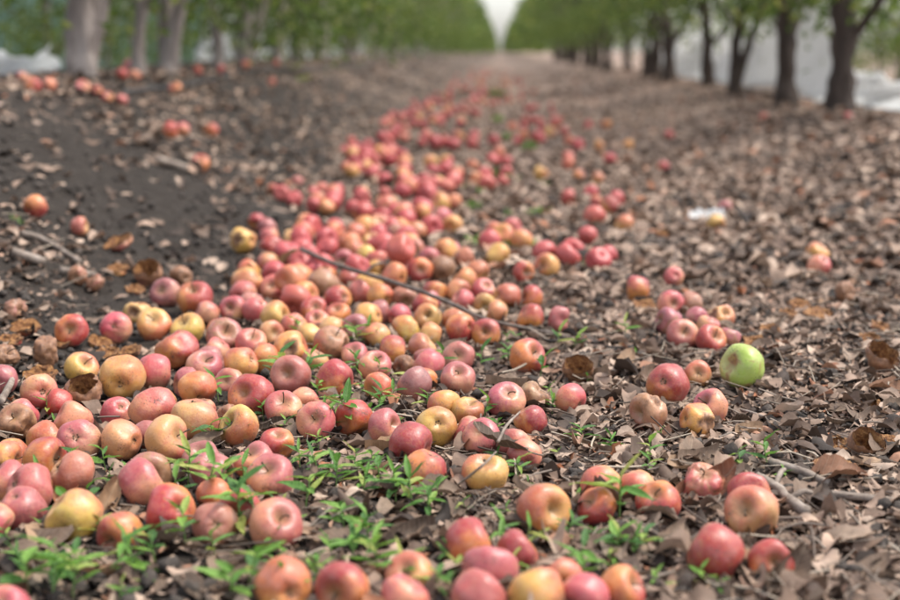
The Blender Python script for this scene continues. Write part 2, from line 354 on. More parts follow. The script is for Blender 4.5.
# ---------------------------------------------------------------- apples: shapes
def apple_shape(seed, kind):
    rs = random.Random(seed); NR, NC = 24, 34
    th0 = {'h': 0.85 + rs.random() * .3, 'x': 1.55 + rs.random() * .35}.get(kind, 0.0)
    sd_ = Vector((rs.random() * 50, rs.random() * 50, rs.random() * 50))
    hh = .84 + rs.random() * .14; taper = .05 + rs.random() * .10; cav = .30 + rs.random() * .16; cw = .30 + rs.random() * .08
    ccal = .20 + rs.random() * .12; lob = .015 + rs.random() * .035; lean = (rs.random() - .5) * .22
    asym = .045 + .05 * rs.random(); ph0 = rs.random() * 6.28
    flat_d = Vector((rs.gauss(0, 1), rs.gauss(0, 1), rs.gauss(0, .5))).normalized(); flat_k = rs.uniform(.45, .85)
    V, BR, PIT = [], [], []
    dent_d = Vector((-1, rs.uniform(-.25, .25), rs.uniform(-.1, .45))).normalized(); dr = rs.uniform(.55, .85); dd = rs.uniform(.18, .34)
    for i in range(NR):
        for j in range(NC):
            ph = 2 * math.pi * j / NC
            t0 = th0
            if kind in 'hx': t0 += .30 * mnoise.noise(Vector((math.cos(ph) * 1.7, math.sin(ph) * 1.7, seed))) + .16 * mnoise.noise(Vector((math.cos(ph) * 6, math.sin(ph) * 6, seed)))
            th = max(.012, t0 + (math.pi - .012 - t0) * i / (NR - 1))
            s, c = math.sin(th), math.cos(th)
            z = hh * c; Rr = s * (1 + .05 * math.sin(2 * th) ** 2)
            pit = math.exp(-(s / cw) ** 2) if c > 0 else 0
            z -= cav * pit
            if c < 0: pit = .9 * math.exp(-(s / (cw * .55)) ** 2)
            if c < 0: z += ccal * math.exp(-(s / (cw * .95)) ** 2)
            Rr *= 1 + taper * z
            low = ss(0.1, -.9, z) if False else max(0., min(1., (.1 - z)))
            Rr *= 1 + lob * math.cos(5 * ph + ph0) * low * 1.3
            z += lob * .9 * math.cos(5 * ph + ph0) * low * s
            p = Vector((Rr * math.cos(ph), Rr * math.sin(ph), z))
            p.z += lean * p.x * .5
            u = p.normalized()
            f = 1 + asym * mnoise.noise(u * 1.25 + sd_) + .03 * mnoise.noise(u * 3.0 + sd_)
            fd = u.dot(flat_d)
            if fd > flat_k: f -= (fd - flat_k) ** 2 * 1.6
            br = 0.
            if kind == 'd':
                a = math.acos(max(-1, min(1, u.dot(dent_d)))) / dr
                a += .45 * mnoise.noise(u * 1.9 + sd_) + .22 * mnoise.noise(u * 5 + sd_)
                if a < 1.25:
                    k = max(0., 1 - a) ; k = k * k * (3 - 2 * k)
                    f -= dd * k * 1.5 + .05 * k * mnoise.noise(u * 7 + sd_)
                    br = max(0., min(1., (1.15 - a) * 1.4))
            if kind == 'w':
                rdg = 1 - abs(mnoise.noise(u * 2.1 + sd_)) * 2; rd2 = 1 - abs(mnoise.noise(Vector((u.x * 5, u.y * 5, u.z * 1.8)) + sd_)) * 2
                f += -.14 * max(0, rdg) ** 2 - .05 * max(0, rd2)
                f -= .30 * max(0., u.dot(dent_d) - .35)
                br = .25 + .5 * max(0, rdg) - .25
            if kind in 'hx':
                amp = .10 if kind == 'h' else .24
                f += amp * mnoise.noise(u * 2.4 + sd_) + .06 * mnoise.noise(u * 6 + sd_)
                br = .25 + .6 * max(0., 1 - i / 7.)
            p = p * f
            if kind == 'w': p.z *= .84
            if kind == 'x': p.z *= .75
            V.append(p); BR.append(br); PIT.append(pit if kind not in 'hx' else 0)
    F = grid_faces(NR, NC, True)
    me = mesh_np('apple_' + kind, np.array(V), F)
    attr(me, 'bruise', BR); attr(me, 'pit', PIT); me.materials.append(M_APPLE)
    inner = None
    if kind in 'hx':
        IV = []
        NI = 14
        for i in range(NI):
            for j in range(NC):
                k = i / (NI - 1); a = V[min(NR - 1, int(k * (NR - 1))) * NC + j]
                q = a * (1 - .015 - .20 * min(1, k * 3.5)) * (1 + .09 * mnoise.noise(a * 4.5 + sd_))
                if kind == 'x': q.z += .12 * min(1, k * 3)
                IV.append(q)
        inner = mesh_np('flesh', np.array(IV), grid_faces(NI, NC, True)[:, ::-1]); inner.materials.append(M_FLESH)
    pole = V[0].copy() if kind not in 'hx' else None
    return dict(me=me, V=np.array(V), inner=inner, stem_z=sum(V[j].z for j in range(NC)) / NC if pole else 0, cal_z=V[-1].z, kind=kind)
SHAPES = {'n': [apple_shape(s, 'n') for s in range(26)], 'd': [apple_shape(100 + s, 'd') for s in range(10)],
          'w': [apple_shape(200 + s, 'w') for s in range(5)], 'h': [apple_shape(300 + s, 'h') for s in range(4)],
          'x': [apple_shape(400 + s, 'x') for s in range(6)]}
def stem_mesh(seed):
    rs = random.Random(seed); a = rs.uniform(-.3, .3); b = rs.uniform(-.3, .3); L = rs.uniform(.34, .72)
    P = spline([(0, 0, -.06), (a * .15, b * .15, L * .4), (a * .6, b * .6, L * .8), (a, b, L)], 3)
    n = len(P); rad = [.030 + .012 * (k / (n - 1)) ** 3 + (.02 if k == n - 1 else 0) for k in range(n)]
    V, F = tube_geo(P, rad, 6); me = mesh_py('stem', V, F); me.materials.append(M_STEM); return me
def calyx_mesh(seed):
    rs = random.Random(seed); V, F = [], []
    for k in range(5):
        a = k * 2 * math.pi / 5 + rs.uniform(-.2, .2); ca, sa = math.cos(a), math.sin(a); o = len(V)
        for u, wd, z in ((.03, .05, .02), (.11, .055, -.05 - rs.random() * .05), (.17, .012, -.03 - rs.random() * .12)):
            for sgn in (-1, 1): V.append((u * ca - sgn * wd * sa, u * sa + sgn * wd * ca, z))
        F += [(o, o + 1, o + 3, o + 2), (o + 2, o + 3, o + 5, o + 4)]
    me = mesh_py('calyx', V, F); me.materials.append(M_STEM); return me
STEMS = [stem_mesh(s) for s in range(6)]; CALYX = [calyx_mesh(s) for s in range(3)]

COLS = {  # ground colour, blush colour, blush amount, rot
    'r': ((.56, .20, .05), (.33, .032, .03), .66, .06),
    'p': ((.56, .25, .125), (.42, .075, .082), .70, .06),
    'o': ((.58, .28, .07), (.44, .105, .05), .46, .08),
    'y': ((.56, .34, .085), (.46, .15, .055), .38, .08),
    'e': ((.54, .27, .10), (.42, .11, .07), .50, .07),
    'm': ((.44, .19, .125), (.32, .085, .085), .85, .22),
    'b': ((.36, .19, .10), (.30, .10, .07), .60, .42),
    'g': ((.34, .40, .075), (.48, .45, .15), .30, .22)}
CNAME = dict(r='red', p='pink', o='orange', y='yellow', e='peach', m='dusky red', b='brownish', g='green')
AX = {'u': (0, -.1, 1), 'd': (.1, .1, -1), 'f': (0, -.9, .45), 'c': (0, .9, -.35), 'l': (-.9, -.3, .3), 'r': (.9, -.3, .3),
      'a': (-.5, -.6, .6), 'q': (.5, -.6, .6), 'v': (-.6, .6, -.4), 'z': (.6, .6, -.4), 't': (0, -.55, .85)}
YD = {'<': (-1, -.4, 0), '>': (1, -.4, 0), 'v': (0, -.6, -1), '^': (0, -.5, 1), 'o': (0, -1, .2)}

CATALOGUE = '''
71 329 33 rf<n|red apple with yellow cheek and dark stem pit beside the red scraps, far left
116 327 32 pc.n|pinkish red apple, blossom end to viewer, between orange husk bits and green-yellow apple
137 309 28 y.od|half rotten yellow apple with brown blotches behind the pale greenish one
154 324 34 y t^n|pale greenish yellow apple with open stem pit, left side of the pile
188 326 34 y.vn|plain yellow orange apple behind the big red one, left side
177 346 44 r..n|large plain red apple right of the brown husk bits, left side
224 334 36 m..n|dusky dark red apple at the pile's left edge, behind the stemmed pink one
207 311 26 p..n|small pink apple tucked behind the yellow orange one
195 297 36 rt<n|red apple with stem, rear one of the pair on the pile's upper left
166 292 30 mf.n|dull red apple with dark open pit, left one of the upper left pair
204 365 37 pt.n|pink apple with thin upright stem and greenish base, left of the orange pair
81 366 34 y.on|flattish yellow apple with brown smears left of the big yellow red one
122 376 46 y..n|big yellow apple flushed red on its right side, left foreground
154 371 38 p..n|rosy apple pressed against the right of the big yellow one
46 352 38 b.ow|wrinkled brown pink apple below the red scraps at left
15 308 26 m..w|small dark wrinkled apple at the left edge above the red scraps
25 327 30 rt.x|upper crumpled red apple scrap at the left edge
9 338 28 rt.x|lower crumpled red apple scrap touching the left edge
5 355 30 b..w|brown shrunken apple at the left edge below the red scraps
2 379 28 m..n|dull pinkish apple cut by the left edge, above the brown pitted one
40 374 34 bt.x|torn brown apple husk standing between wrinkled apple and dark-topped pink one
40 391 38 p.^d|pink apple with dark decayed top, left, just above the pitted brown one
21 420 38 bf.d|brown pink apple with round pit, dark patch on top, far left
58 402 30 r..n|small bright red apple behind the green seedling at left
84 391 36 ht.h|hollow husk with brown orange flesh and red skin, left
72 418 40 p..n|rosy apple second in the diagonal row of three at left
78 439 44 pc.n|pink apple with blossom end facing viewer, front of the left diagonal row
38 432 30 bt.x|small torn tan husk between the pitted brown apple and pink one
122 438 42 e.<n|peach apple browned at the base, between two pink ones, left foreground
154 408 46 p.<n|large rosy apple with yellow lower left, left of the two peach ones
198 388 38 o..n|orange pink apple behind the peach one with blossom end on top
196 413 48 ed.n|peach apple with blossom end on top and dark scab by its side
167 437 49 er^n|smooth peach pink apple with short stem on its right
5 458 34 o..d|orange brown apple cut by the left edge, above the mauve pair
44 456 44 r..n|bright rosy apple behind the peach one with open pit, left foreground
225 419 26 b..w|small brownish apple left of the yellow apple near the green sprout
242 362 36 o..n|plain orange apple, front of the touching orange pair
264 357 33 o.vn|reddish orange apple, rear one of the touching orange pair
251 341 32 pt.n|pale pink apple with black stem behind the orange pair
275 315 32 y..n|clear yellow orange apple on the pile's left slope
255 309 28 p..n|pink apple just left of the clear yellow orange one
235 308 28 pf.n|pale pink apple with shallow pit, second left of the clear yellow one
271 331 26 e..n|small peach apple below the clear yellow orange one
291 348 38 o.od|orange apple with a large brown rotten patch, left centre
294 324 27 e..n|peach apple right of the clear yellow orange one
314 309 28 r..n|dusty red orange apple above the pale stemmed one
308 335 28 y.on|speckled yellow apple right of the brown-patched orange one
317 320 26 pt.n|pale pink apple with stem between dusty red and peach ones
332 327 26 e..n|small peach apple above the caved-in brown one
338 312 26 r..n|red apple right of the dusty red orange one
331 342 38 b.>d|caved-in apple with broad brown hollow facing right, pile centre
356 326 28 mf.n|mauve apple with open pit, pile centre
369 316 29 y..n|yellow green apple behind the mauve one with open pit
377 335 30 y.vd|yellow apple browned underneath, above the seedling in the pile
379 311 25 m..n|mauve apple right of the yellow green one
399 314 24 p..n|small pink apple above the olive yellow one
410 329 31 y..n|olive yellow apple, left of the speckled yellow one
428 316 28 yf.n|yellow apple with dark specks and pit, right of the olive one
425 304 26 r..n|red apple directly behind the yellow speckled one
427 333 26 y..n|half hidden yellow apple under the olive and speckled pair
422 345 31 e..n|blotchy peach pink apple below the half hidden yellow one
392 350 32 r.<n|flat red orange apple above the mauve stemmed pair, pile centre
375 364 34 pt.n|pink apple with upright dark stem behind green shoots
355 354 24 p..n|small pink apple left of the one with upright dark stem
315 358 26 e..n|pale peach apple between the brown-patched and the bright red orange ones
291 373 40 m..n|dusky red brown apple behind the leafy shoots, centre left
335 377 39 r.vn|bright red orange apple with yellow underside, centre left
379 386 28 o..n|small orange red apple under the stemmed pink one
405 365 28 b..w|shrivelled brown apple left of the long rosy one
427 363 33 p..n|long rosy apple with green blade in front, pile centre
416 383 36 m..n|dull brownish red apple below the shrivelled brown one
458 377 35 pt.n|rosy apple with stem pit on top, right rim of pile centre
459 355 32 mf.n|mauve red apple with pit facing viewer above the rosy one
252 394 46 r..n|broad red apple with brown left end above the yellow pitted one
284 406 38 pt.n|pink apple with small black stem right of the broad red one
316 419 39 pf<n|pinkish apple with a brown broken side behind a seedling
354 416 38 r..n|rosy red apple split by the seedling growing before it
385 425 37 p..n|rosy apple right of the one behind the seedling
240 425 41 ya.n|yellow orange apple with russet pit at upper left
411 443 46 r..n|large rosy red apple in the centre, just right of the green shoots
277 443 34 r..n|red apple peeping out behind the stemmed pink one, lower left centre
253 458 42 pt.n|pink apple with thin stem beneath the yellow pitted one
440 425 42 yc.n|yellow orange apple with dark blossom end facing viewer, centre
450 404 34 o..n|orange apple behind the yellow one with dark blossom end
470 432 34 p..n|pink apple right of the yellow one with dark blossom end
462 328 31 r..n|left one of two deep red apples before the long twig
486 331 30 rf.n|right one of two deep red apples, pit facing viewer, before the twig
497 311 25 y..n|yellow apple just above the long twig
531 316 30 r.vd|red apple with black rotten underside beside the twig
559 318 27 m..n|dark red apple at the twig's far right end
527 355 37 rq<n|red apple with yellow left cheek lying alone right of the pile
578 369 31 ht.h|hollow rotten apple with brown tan inside, right of the pile
506 399 38 pt.n|pink apple with pit on top and yellow base, right of pile centre
534 393 30 b..n|dusty brown pink apple half covered by a dry leaf
571 397 32 p..n|half buried pink apple at the edge of the dry leaves
531 419 33 ro.n|red yellow apple with dark specks, below the leaf-covered one
476 433 38 p..n|pink apple with pale yellow base left of the leaf-topped pink one
514 443 34 p..n|small pink apple beneath a big dry leaf, centre
461 407 32 o..n|orange red apple behind the pair of yellow ones, centre
667 385 42 rc.n|red apple with dark scabs behind the caved-in brown one
649 411 41 b.^d|caved-in brown red apple with sunken top, right of centre
671 376 28 p..n|pink apple peeping behind the scabbed red one
638 288 28 r.vn|red yellow apple left of the right-hand cluster
674 276 20 p..n|pale pink apple behind the right-hand cluster
671 303 28 pf.n|pink apple with open pit, left part of the right-hand cluster
692 302 24 b..n|brown apple behind the pitted pink one, right-hand cluster
669 319 28 m..n|red brown apple left of the larger rosy one, right-hand cluster
682 333 32 pf.n|larger rosy apple with pit, front of the right-hand cluster
697 318 22 m..n|small brown red apple in the middle of the right-hand cluster
721 315 27 o..d|orange red bruised apple, right side of the right-hand cluster
708 326 20 p..n|small pink apple behind the front red one, right-hand cluster
710 338 31 r..n|smooth bright red apple at the front of the right-hand cluster
729 339 20 m..n|dark red apple behind the green one
757 341 26 rt.x|broken red apple piece behind the green apple
645 304 24 bt.x|orange brown apple husk left of the right-hand cluster
817 251 23 o..n|orange pink apple, upper one of the lone pair at far right
820 265 23 p..n|pink apple, lower one of the lone pair at far right
609 205 20 r..n|red apple above the upright orange one, right of the far heap
624 223 19 o..n|upright orange apple right of the far heap
663 233 15 rt.x|small red apple scrap between upright orange apple and white paper
725 207 15 m..n|dark red apple beside the crumpled white paper
716 222 18 y..n|yellow apple in front of the crumpled white paper
845 292 26 b..w|shrivelled orange brown apple at right beneath the lone pair
800 304 24 rt.x|upper of two red apple scraps at right
819 312 30 rt.x|lower of two red apple scraps at right
883 327 25 o..x|orange red apple scrap at the right edge
869 338 24 rt.x|pale red apple scrap left of the orange one, right edge
880 358 34 ht.h|hollow orange brown husk low at the right edge
743 365 45 g.>n|bright green apple with brown scab among dry leaves
697 373 28 ef.d|peach brown apple with ring-shaped pit left of the green apple
711 404 36 pa.n|pink apple with long stem pit behind the rotten orange one
697 418 38 o.od|rotten orange pink apple with scabby front below the green apple
872 405 26 rt.x|small red apple scrap at right among grey leaves
837 446 18 r..x|tiny red apple scrap at right beside the brown husk
866 444 36 ht.h|flattened brown husk at the right edge
891 440 20 b..x|tan apple scrap at the right edge beside the brown husk
72 471 48 ez.n|peach pink apple with deep pit at its right, left foreground
30 487 52 pz.n|mauve pink apple with deep pit at lower right, far left foreground
16 508 46 p..n|rosy apple below the mauve pitted one at the left edge
74 514 56 y..n|big yellow apple turning dark red at lower right, left foreground
141 482 52 p.vn|pink orange apple behind the red one with pit, left foreground
170 509 53 rv.n|rosy red apple with round blossom pit at lower left
211 468 46 m.>d|collapsed wrinkled red brown apple behind bright green shoots
215 522 46 bc.n|brownish pink apple with blossom pit facing viewer, lower left
0 522 30 p..n|pink apple cut by the left edge below the rosy one
5 606 44 p..n|pink apple cut off at the bottom left corner
271 475 48 pt.n|rosy apple with stem groove, lower left centre, behind the pitted one
275 522 54 pq<n|pink apple with orange base and deep pit on its right
284 583 58 o..n|large orange pink apple at the bottom edge, left of the rosy one
343 586 56 r..n|large rosy red apple at the bottom edge, left centre
411 572 48 et.n|peach pink apple with pit on top at the bottom edge, centre
404 596 42 p..n|pink apple under the pitted peach one at the bottom edge
425 468 46 r.<d|orange red apple with pale broken patch, centre
485 468 47 ot.n|orange pink apple with stem groove and thin grass stalk across it
525 459 22 p..n|small pinkish apple among leaves right of the orange grooved one
543 507 53 o..n|single pink orange apple with dull top lying among leaves, centre
605 484 42 e..n|peach pink apple, left one behind the tall seedling
633 485 36 e..n|pale yellow peach apple behind the tall seedling, right
597 505 38 r..n|red apple left of the tall seedling's stem
659 498 44 ra.n|red apple with deep pit at upper left, right of the tall seedling
469 543 55 r..n|large rosy apple at the rear of the bottom centre group
518 548 46 r..n|red apple behind green blades in the bottom centre group
490 568 56 p..n|rosy mauve apple in the middle of the bottom centre group
478 593 56 p..n|pale pink apple cut off by the bottom edge, centre
560 577 46 ec.n|pinkish orange apple with blossom pit, right of the bottom centre group
537 592 58 o..n|large orange apple cut by the bottom edge, right of the pale pink one
622 586 48 r..n|red pink apple with orange right side alone at the bottom edge
586 602 30 p..n|small pink apple barely showing at the bottom edge
703 477 50 pt.w|collapsed pink apple behind a dark curled leaf, lower right
749 489 42 r..n|red apple hidden behind the yellow pink one with stem
752 510 54 ea.n|pink apple yellow below with slanted stem, lower right
716 550 58 r..n|large rosy red apple with leaf at its foot, lower right
771 558 46 rf.d|pink yellow apple with brown damaged front and stem, lower right
838 465 46 pt.x|crumpled pink apple skin with stem lying at far right
100 340 26 ot.x|rust orange apple scrap between the two red apples, left
128 352 26 bt.x|curled brown apple scrap behind the yellow smeared apple
108 352 24 ot.x|orange apple scrap beside the curled brown one, left
60 341 24 bt.x|dark brown apple scrap under the red apple with yellow cheek
118 268 22 ot.x|tawny apple scrap on the bank foot left of the hollow husk
135 288 20 rt.x|reddish apple scrap just below the hollow husk at the bank foot
770 328 22 rt.x|red apple scrap right of the broken piece behind the green apple
788 312 16 ot.x|tiny orange apple scrap left of the two red scraps at right
35 205 24 r..n|red apple alone on the left bank by dry grass
79 226 18 e..n|small pale pink apple on the left bank below the red one
118 244 30 pt.x|collapsed pink apple skin on the left bank
80 277 20 b..w|brown pink shrunken apple, left one of two on the bank's foot
92 280 22 m..w|dull pink shrunken apple, right one of two on the bank's foot
148 273 28 ht.h|hollow orange brown husk at the foot of the left bank
181 278 26 b..w|grey brown rotted apple right of the hollow husk, bank foot
201 162 18 r..n|single red apple on dark soil beside the grey stick
171 129 17 r..n|red apple, left of two touching on the left bank
183 128 14 p..n|pinkish apple, right of two touching on the left bank
211 129 15 r..n|lone red apple right of the touching two on the left bank
175 87 13 r..n|lone far red apple high on the left bank
33 84 17 r..n|red apple in the middle of the three at the top left
22 77 11 p..n|faint pink apple at the left end of the top left trio
50 84 14 p..n|pink apple at the right end of the top left trio
83 86 14 p..n|pink apple first in the line of four below the pale trunk
97 90 11 r..n|small red apple second in the line of four below the pale trunk
107 96 12 r..n|red apple third in the line of four below the pale trunk
122 100 13 p..n|pink apple last in the line of four below the pale trunk
122 73 12 r..n|reddish apple front left in the far cluster between pale trunks
135 74 12 p..n|pink apple front right in the far cluster between pale trunks
129 65 12 p..n|pink apple rear left in the far cluster between pale trunks
140 62 12 p..n|pink apple rear right in the far cluster between pale trunks
257 221 18 r..n|red apple at the upper tip of the pile's left edge
267 227 20 m..n|dull red apple just below the tip of the pile's left edge
244 240 28 y.od|yellow apple half rotted brown standing out on the pile's left edge
269 236 20 p..n|pink apple right of the half rotted yellow one
273 246 26 r..n|red apple before the dark curled leaf's rear, left edge
294 240 24 e..n|orange pink apple right of the red pair, pile's left edge
268 262 22 e..n|pale orange apple left of the dark curled leaf
249 270 24 o..n|orange apple above the large orange yellow one, left edge
248 283 34 o..n|large orange yellow apple on the pile's left edge
272 271 20 y..n|greenish yellow apple behind the pitted mauve one
274 287 27 pf.n|mauve pink apple, pit to viewer, left of the grey leaf
297 273 24 r..n|red apple with brown underside beneath the dark curled leaf
324 283 33 b..n|dusky brown pink apple in front of the twig's left end
349 278 24 r..n|red apple under the twig's left part
359 291 25 e..n|peach pink apple below the twig's left part
338 298 28 r..n|red orange apple below the dusky brown pink one
243 293 28 p..n|pink apple below the large orange yellow one
252 301 26 m..n|mauve apple at the pile's left edge above the pale pitted one
366 255 23 y..n|bright yellow apple just behind the twig
372 241 20 o..n|flat orange apple above the bright yellow one
344 258 20 p..n|pink apple left of the bright yellow one behind the twig
376 269 22 o..n|orange apple on the twig's rear side below the yellow one
381 295 27 o..n|orange apple in front of the twig, left of the brown one
404 296 26 b..n|red brown apple in front of the twig's middle
421 269 26 r..n|red apple with yellow base right of the twig's middle
442 268 27 b..n|dull brown apple right of the red one behind the twig
399 272 20 r..n|red orange apple touching the twig from behind
429 257 22 p..n|rosy apple above the dull brown one
452 249 18 p..n|pink apple, rear of two before the grass patch
464 257 22 e..n|yellow pink apple, front of two before the grass patch
477 272 25 o..n|orange pink apple above the row behind the twig
435 289 24 r..n|rosy apple, left end of the row behind the twig
458 289 25 e..n|pale yellow pink apple second in the row behind the twig
463 299 24 p..n|pink apple below the pale yellow pink one, behind twig
484 289 25 p..n|rosy apple third in the row behind the twig
484 302 22 y..n|yellow apple with spots touching the twig's back
507 295 28 o..n|orange apple fourth in the row behind the twig
532 296 25 r..n|red apple at the right end of the row behind the twig
547 265 26 o..n|orange pink apple lying apart right of the pile
523 271 22 r..n|red apple with pit left of the lone orange pink one
495 229 20 o..n|orange apple in the green grass patch
513 227 20 p..n|pink apple right of the orange one in the grass patch
363 211 22 r..n|deep red apple in the far heap left of the peach ones
388 206 24 e..n|peach apple right of the deep red one, far heap
404 213 24 e..n|peach apple second right of the deep red one, far heap
425 209 20 p..n|rosy apple third right of the deep red one, far heap
442 218 24 p.vn|rosy apple with yellow base at the far heap's right edge
379 224 23 e..n|peach apple below the first peach one, far heap
396 233 22 m..n|mauve apple below the peach ones, far heap
416 231 22 o..n|orange pink apple right of the mauve one, far heap
415 247 20 e..n|pink yellow apple below the orange pink one, far heap
568 197 18 r..n|red apple low at the right of the far heap
596 201 14 r..n|small red apple between the far heap and the orange one
541 171 15 y..n|bright pale yellow apple right of the far heap
567 162 12 r..n|deep red apple right of the pale yellow one, far right
579 173 12 r..n|bright red apple beneath the deep red one, far right
597 178 14 o..n|brownish orange apple right of the bright red one
554 122 11 r..n|tiny red apple on top of the far right trio
550 132 12 y..n|tiny pale yellow apple in the far right trio
537 136 12 r..n|tiny red apple left in the far right trio
606 123 11 r..n|tiny red apple alone far right of the heap
628 144 12 o..n|tiny orange apple far right below the lone red ones
669 135 11 r..n|tiny red apple at the right foot of the tree row
663 166 12 r..n|small red apple on the leaf carpet at right
764 116 9 p..n|tiny pink apple below the dark trunks at right
848 116 9 p..n|tiny pink apple at the foot of the nearest dark trunk
198 70 9 r..n|tiny red apple behind the left bank's hose
221 69 9 r..n|tiny red apple second behind the left bank's hose
246 64 9 r..n|tiny red apple third along the left bank's hose
277 63 8 r..n|tiny red apple fourth along the left bank's hose
272 81 8 p..n|tiny pink apple below the left bank's hose
297 182 14 m..n|dull red apple off the far heap's left edge
273 189 13 r..n|small red apple left of the far heap on dark soil
'''
apples = []        # dicts: p (centre), r, col, ax, yd, dmg, label, d
def solve_apple(px, py, d, squash=.94):
    dr_ = ray(px, py); lo, hi = .5, 80.
    f = lambda t: CAM_O.z + dr_.z * t - squash * d * t / (2 * FPX) - H(dr_.x * t, dr_.y * t)
    t = .6; st = .03
    while t < hi and f(t) > 0: t += st; st *= 1.02
    a, b = t - st, t
    for _ in range(25):
        m_ = (a + b) / 2
        if f(m_) > 0: a = m_
        else: b = m_
    return CAM_O + dr_ * b, d * b / (2 * FPX)
for ln in CATALOGUE.strip().splitlines():
    head, lab = ln.split('|'); a = head.split(' ', 3); code = a[3].replace(' ', '')
    if len(code) == 3: code = code[0] + '.' + code[1:]
    px, py, d = map(float, a[:3])
    if len(code) < 4: code = (code + '...n')[:4]
    col, ax, yd, dm = code
    if col == 'h': col = 'b'
    sq = {'x': .45, 'h': .8, 'w': .8}.get(dm, .94)
    p, r = solve_apple(px, py, d, sq)
    r0 = r; r = max(.024, min(.044, r)) if dm != 'x' else max(.02, min(.04, r))
    apples.append(dict(p=p, r=r, col=col, ax=ax, yd=yd, dm=dm, label=lab, d=d, home=p.copy(), hand=True, sq=sq))

# ---- push overlapping hand-placed apples apart on the ground
def relax(A, it=50):
    P = np.array([[a['p'].x, a['p'].y] for a in A]); Ho = P.copy(); r = np.array([a['r'] * (.5 if a['dm'] == 'x' else .86) for a in A])
    for k in range(it):
        D = P[:, None] - P[None]; L = np.sqrt((D ** 2).sum(-1)) + 1e-9; need = r[:, None] + r[None] - L
        np.fill_diagonal(need, 0); need = np.clip(need, 0, None)
        P = P + (D / L[..., None] * need[..., None]).sum(1) * .42
        P = P + (Ho - P) * .04 * (1 - k / it)
    for a, q in zip(A, P):
        a['p'].x, a['p'].y = q; a['p'].z = H(*q) + a['r'] * a['sq'] 
relax(apples)
_ds = [abs(to_px(a['p'])[0] - to_px(a['home'])[0]) for a in apples]; print('shift px', sum(_ds) / len(_ds), max(_ds))

# ---- the blurred far heap: dropped apples inside the band the photograph shows
BAND = [(300, 262, 330, .5), (285, 262, 470, .8), (265, 275, 470, .85), (245, 290, 462, .9), (225, 292, 455, .9), (210, 298, 458, .85), (195, 306, 500, .8), (182, 316, 512, .75),
        (168, 326, 505, .7), (155, 334, 560, .62), (142, 345, 562, .6), (130, 362, 565, .55), (118, 384, 562, .5), (106, 400, 552, .45), (96, 425, 545, .4), (86, 440, 535, .32), (76, 452, 522, .2), (68, 462, 512, .2)]
rr = random.Random(5)
def try_drop(px, py, dens):
    p, _ = ground_at(px, py, .033); r = rr.uniform(.028, .037)
    z = H(p.x, p.y) + r * .95; base = z; sup = 0
    for q in apples:
        dx = p.x - q['p'].x; dy = p.y - q['p'].y; L2 = dx * dx + dy * dy; s = (r + q['r']) * .95
        if L2 < s * s:
            z = max(z, q['p'].z + math.sqrt(max(0, s * s - L2)))
            if L2 < (s * .9) ** 2: sup += 1
    if z - base > .55 * r and (sup < 2 or z - base > 1.2 * r or rr.random() > .16): return False
    cl = rr.choices('rpoeymb', (20, 38, 9, 15, 5, 9, 4))[0]
    dm = rr.choices('nd', (90, 10))[0]
    apples.append(dict(p=Vector((p.x, p.y, z)), r=r, col=cl, ax='.', yd='.', dm=dm, label=None, d=0, hand=False, sq=.95))
    return True
for i in range(len(BAND) - 1):
    y0, a0, b0, d0 = BAND[i]; y1, a1, b1, d1 = BAND[i + 1]; got = 0
    tgt = int((8 if y1 > 235 else 11 if y1 > 190 else 17 if y1 > 150 else 24 if y1 > 115 else 32) * (y0 - y1) / 13)
    for _ in range(tgt * 14):
        k = rr.random(); py = y0 + (y1 - y0) * k; lo = a0 + (a1 - a0) * k; hi = b0 + (b1 - b0) * k
        px = lo + (hi - lo) * rr.random(); mid = lo + (hi - lo) * .5
        pg = ground_at(px, py)[0]
        if float(vnoise(pg.x * 6, pg.y * 3.2, 31)) < .40 + .22 * max(0, (px - mid) / (hi - mid)): continue
        if px < mid or rr.random() < .55:
            if try_drop(px, py, d0): got += 1
        if got >= tgt: break
def near_fill(n, box, keep, rs_):
    got = 0
    for _ in range(1500):
        px, py = rr.uniform(*box[0]), rr.uniform(*box[1])
        if keep(px, py) and try_drop(px, py, 1):
            a = apples[-1]
            if a['p'].z > H(a['p'].x, a['p'].y) + a['r'] * 1.1: apples.pop(); continue
            a['near'] = True; a['r'] *= rs_; a['bury'] = .3; a['col'] = rr.choices('rpoemb', (20, 30, 14, 14, 12, 10))[0]; got += 1
            if got >= n: return
near_fill(12, ((20, 470), (290, 375)), lambda x_, y_: 230 - (y_ - 300) * 1.6 < x_ < 470 - (y_ - 300) * .6, .85)
near_fill(15, ((0, 330), (375, 520)), lambda x_, y_: x_ < 330 - (y_ - 375) * .6, .80)
for _ in range(34):      # strays either side of the far heap
    py = rr.uniform(120, 262); px = rr.uniform(470, 620) if rr.random() < .75 else rr.uniform(255, 330)
    if px < 330 and not 170 < py < 235: continue
    try_drop(px, py, 1)
def place_apple_matrix(a, rs):
    if a['ax'] in AX: z = Vector(AX[a['ax']])
    else: z = Vector((rs.gauss(0, 1), rs.gauss(0, 1), rs.gauss(.25, .8)))
    z = (z.normalized() + Vector((rs.gauss(0, .13), rs.gauss(0, .13), rs.gauss(0, .1)))).normalized()
    if a['dm'] in 'hx':
        z = Vector((rs.gauss(0, .15), -.55 if a['dm'] == 'h' else -.25, 1)).normalized()
    x = -Vector(YD[a['yd']]) if a['yd'] in YD else Vector((rs.gauss(0, 1), rs.gauss(0, 1), rs.gauss(.5, .7)))
    if a['dm'] == 'd' and a['yd'] not in YD: x = Vector((rs.gauss(0, .6), 1, rs.gauss(0, .5)))
    x = x - z * x.dot(z)
    if x.length < .05: x = z.orthogonal()
    x.normalize(); y = z.cross(x)
    return Matrix((x, y, z)).transposed()
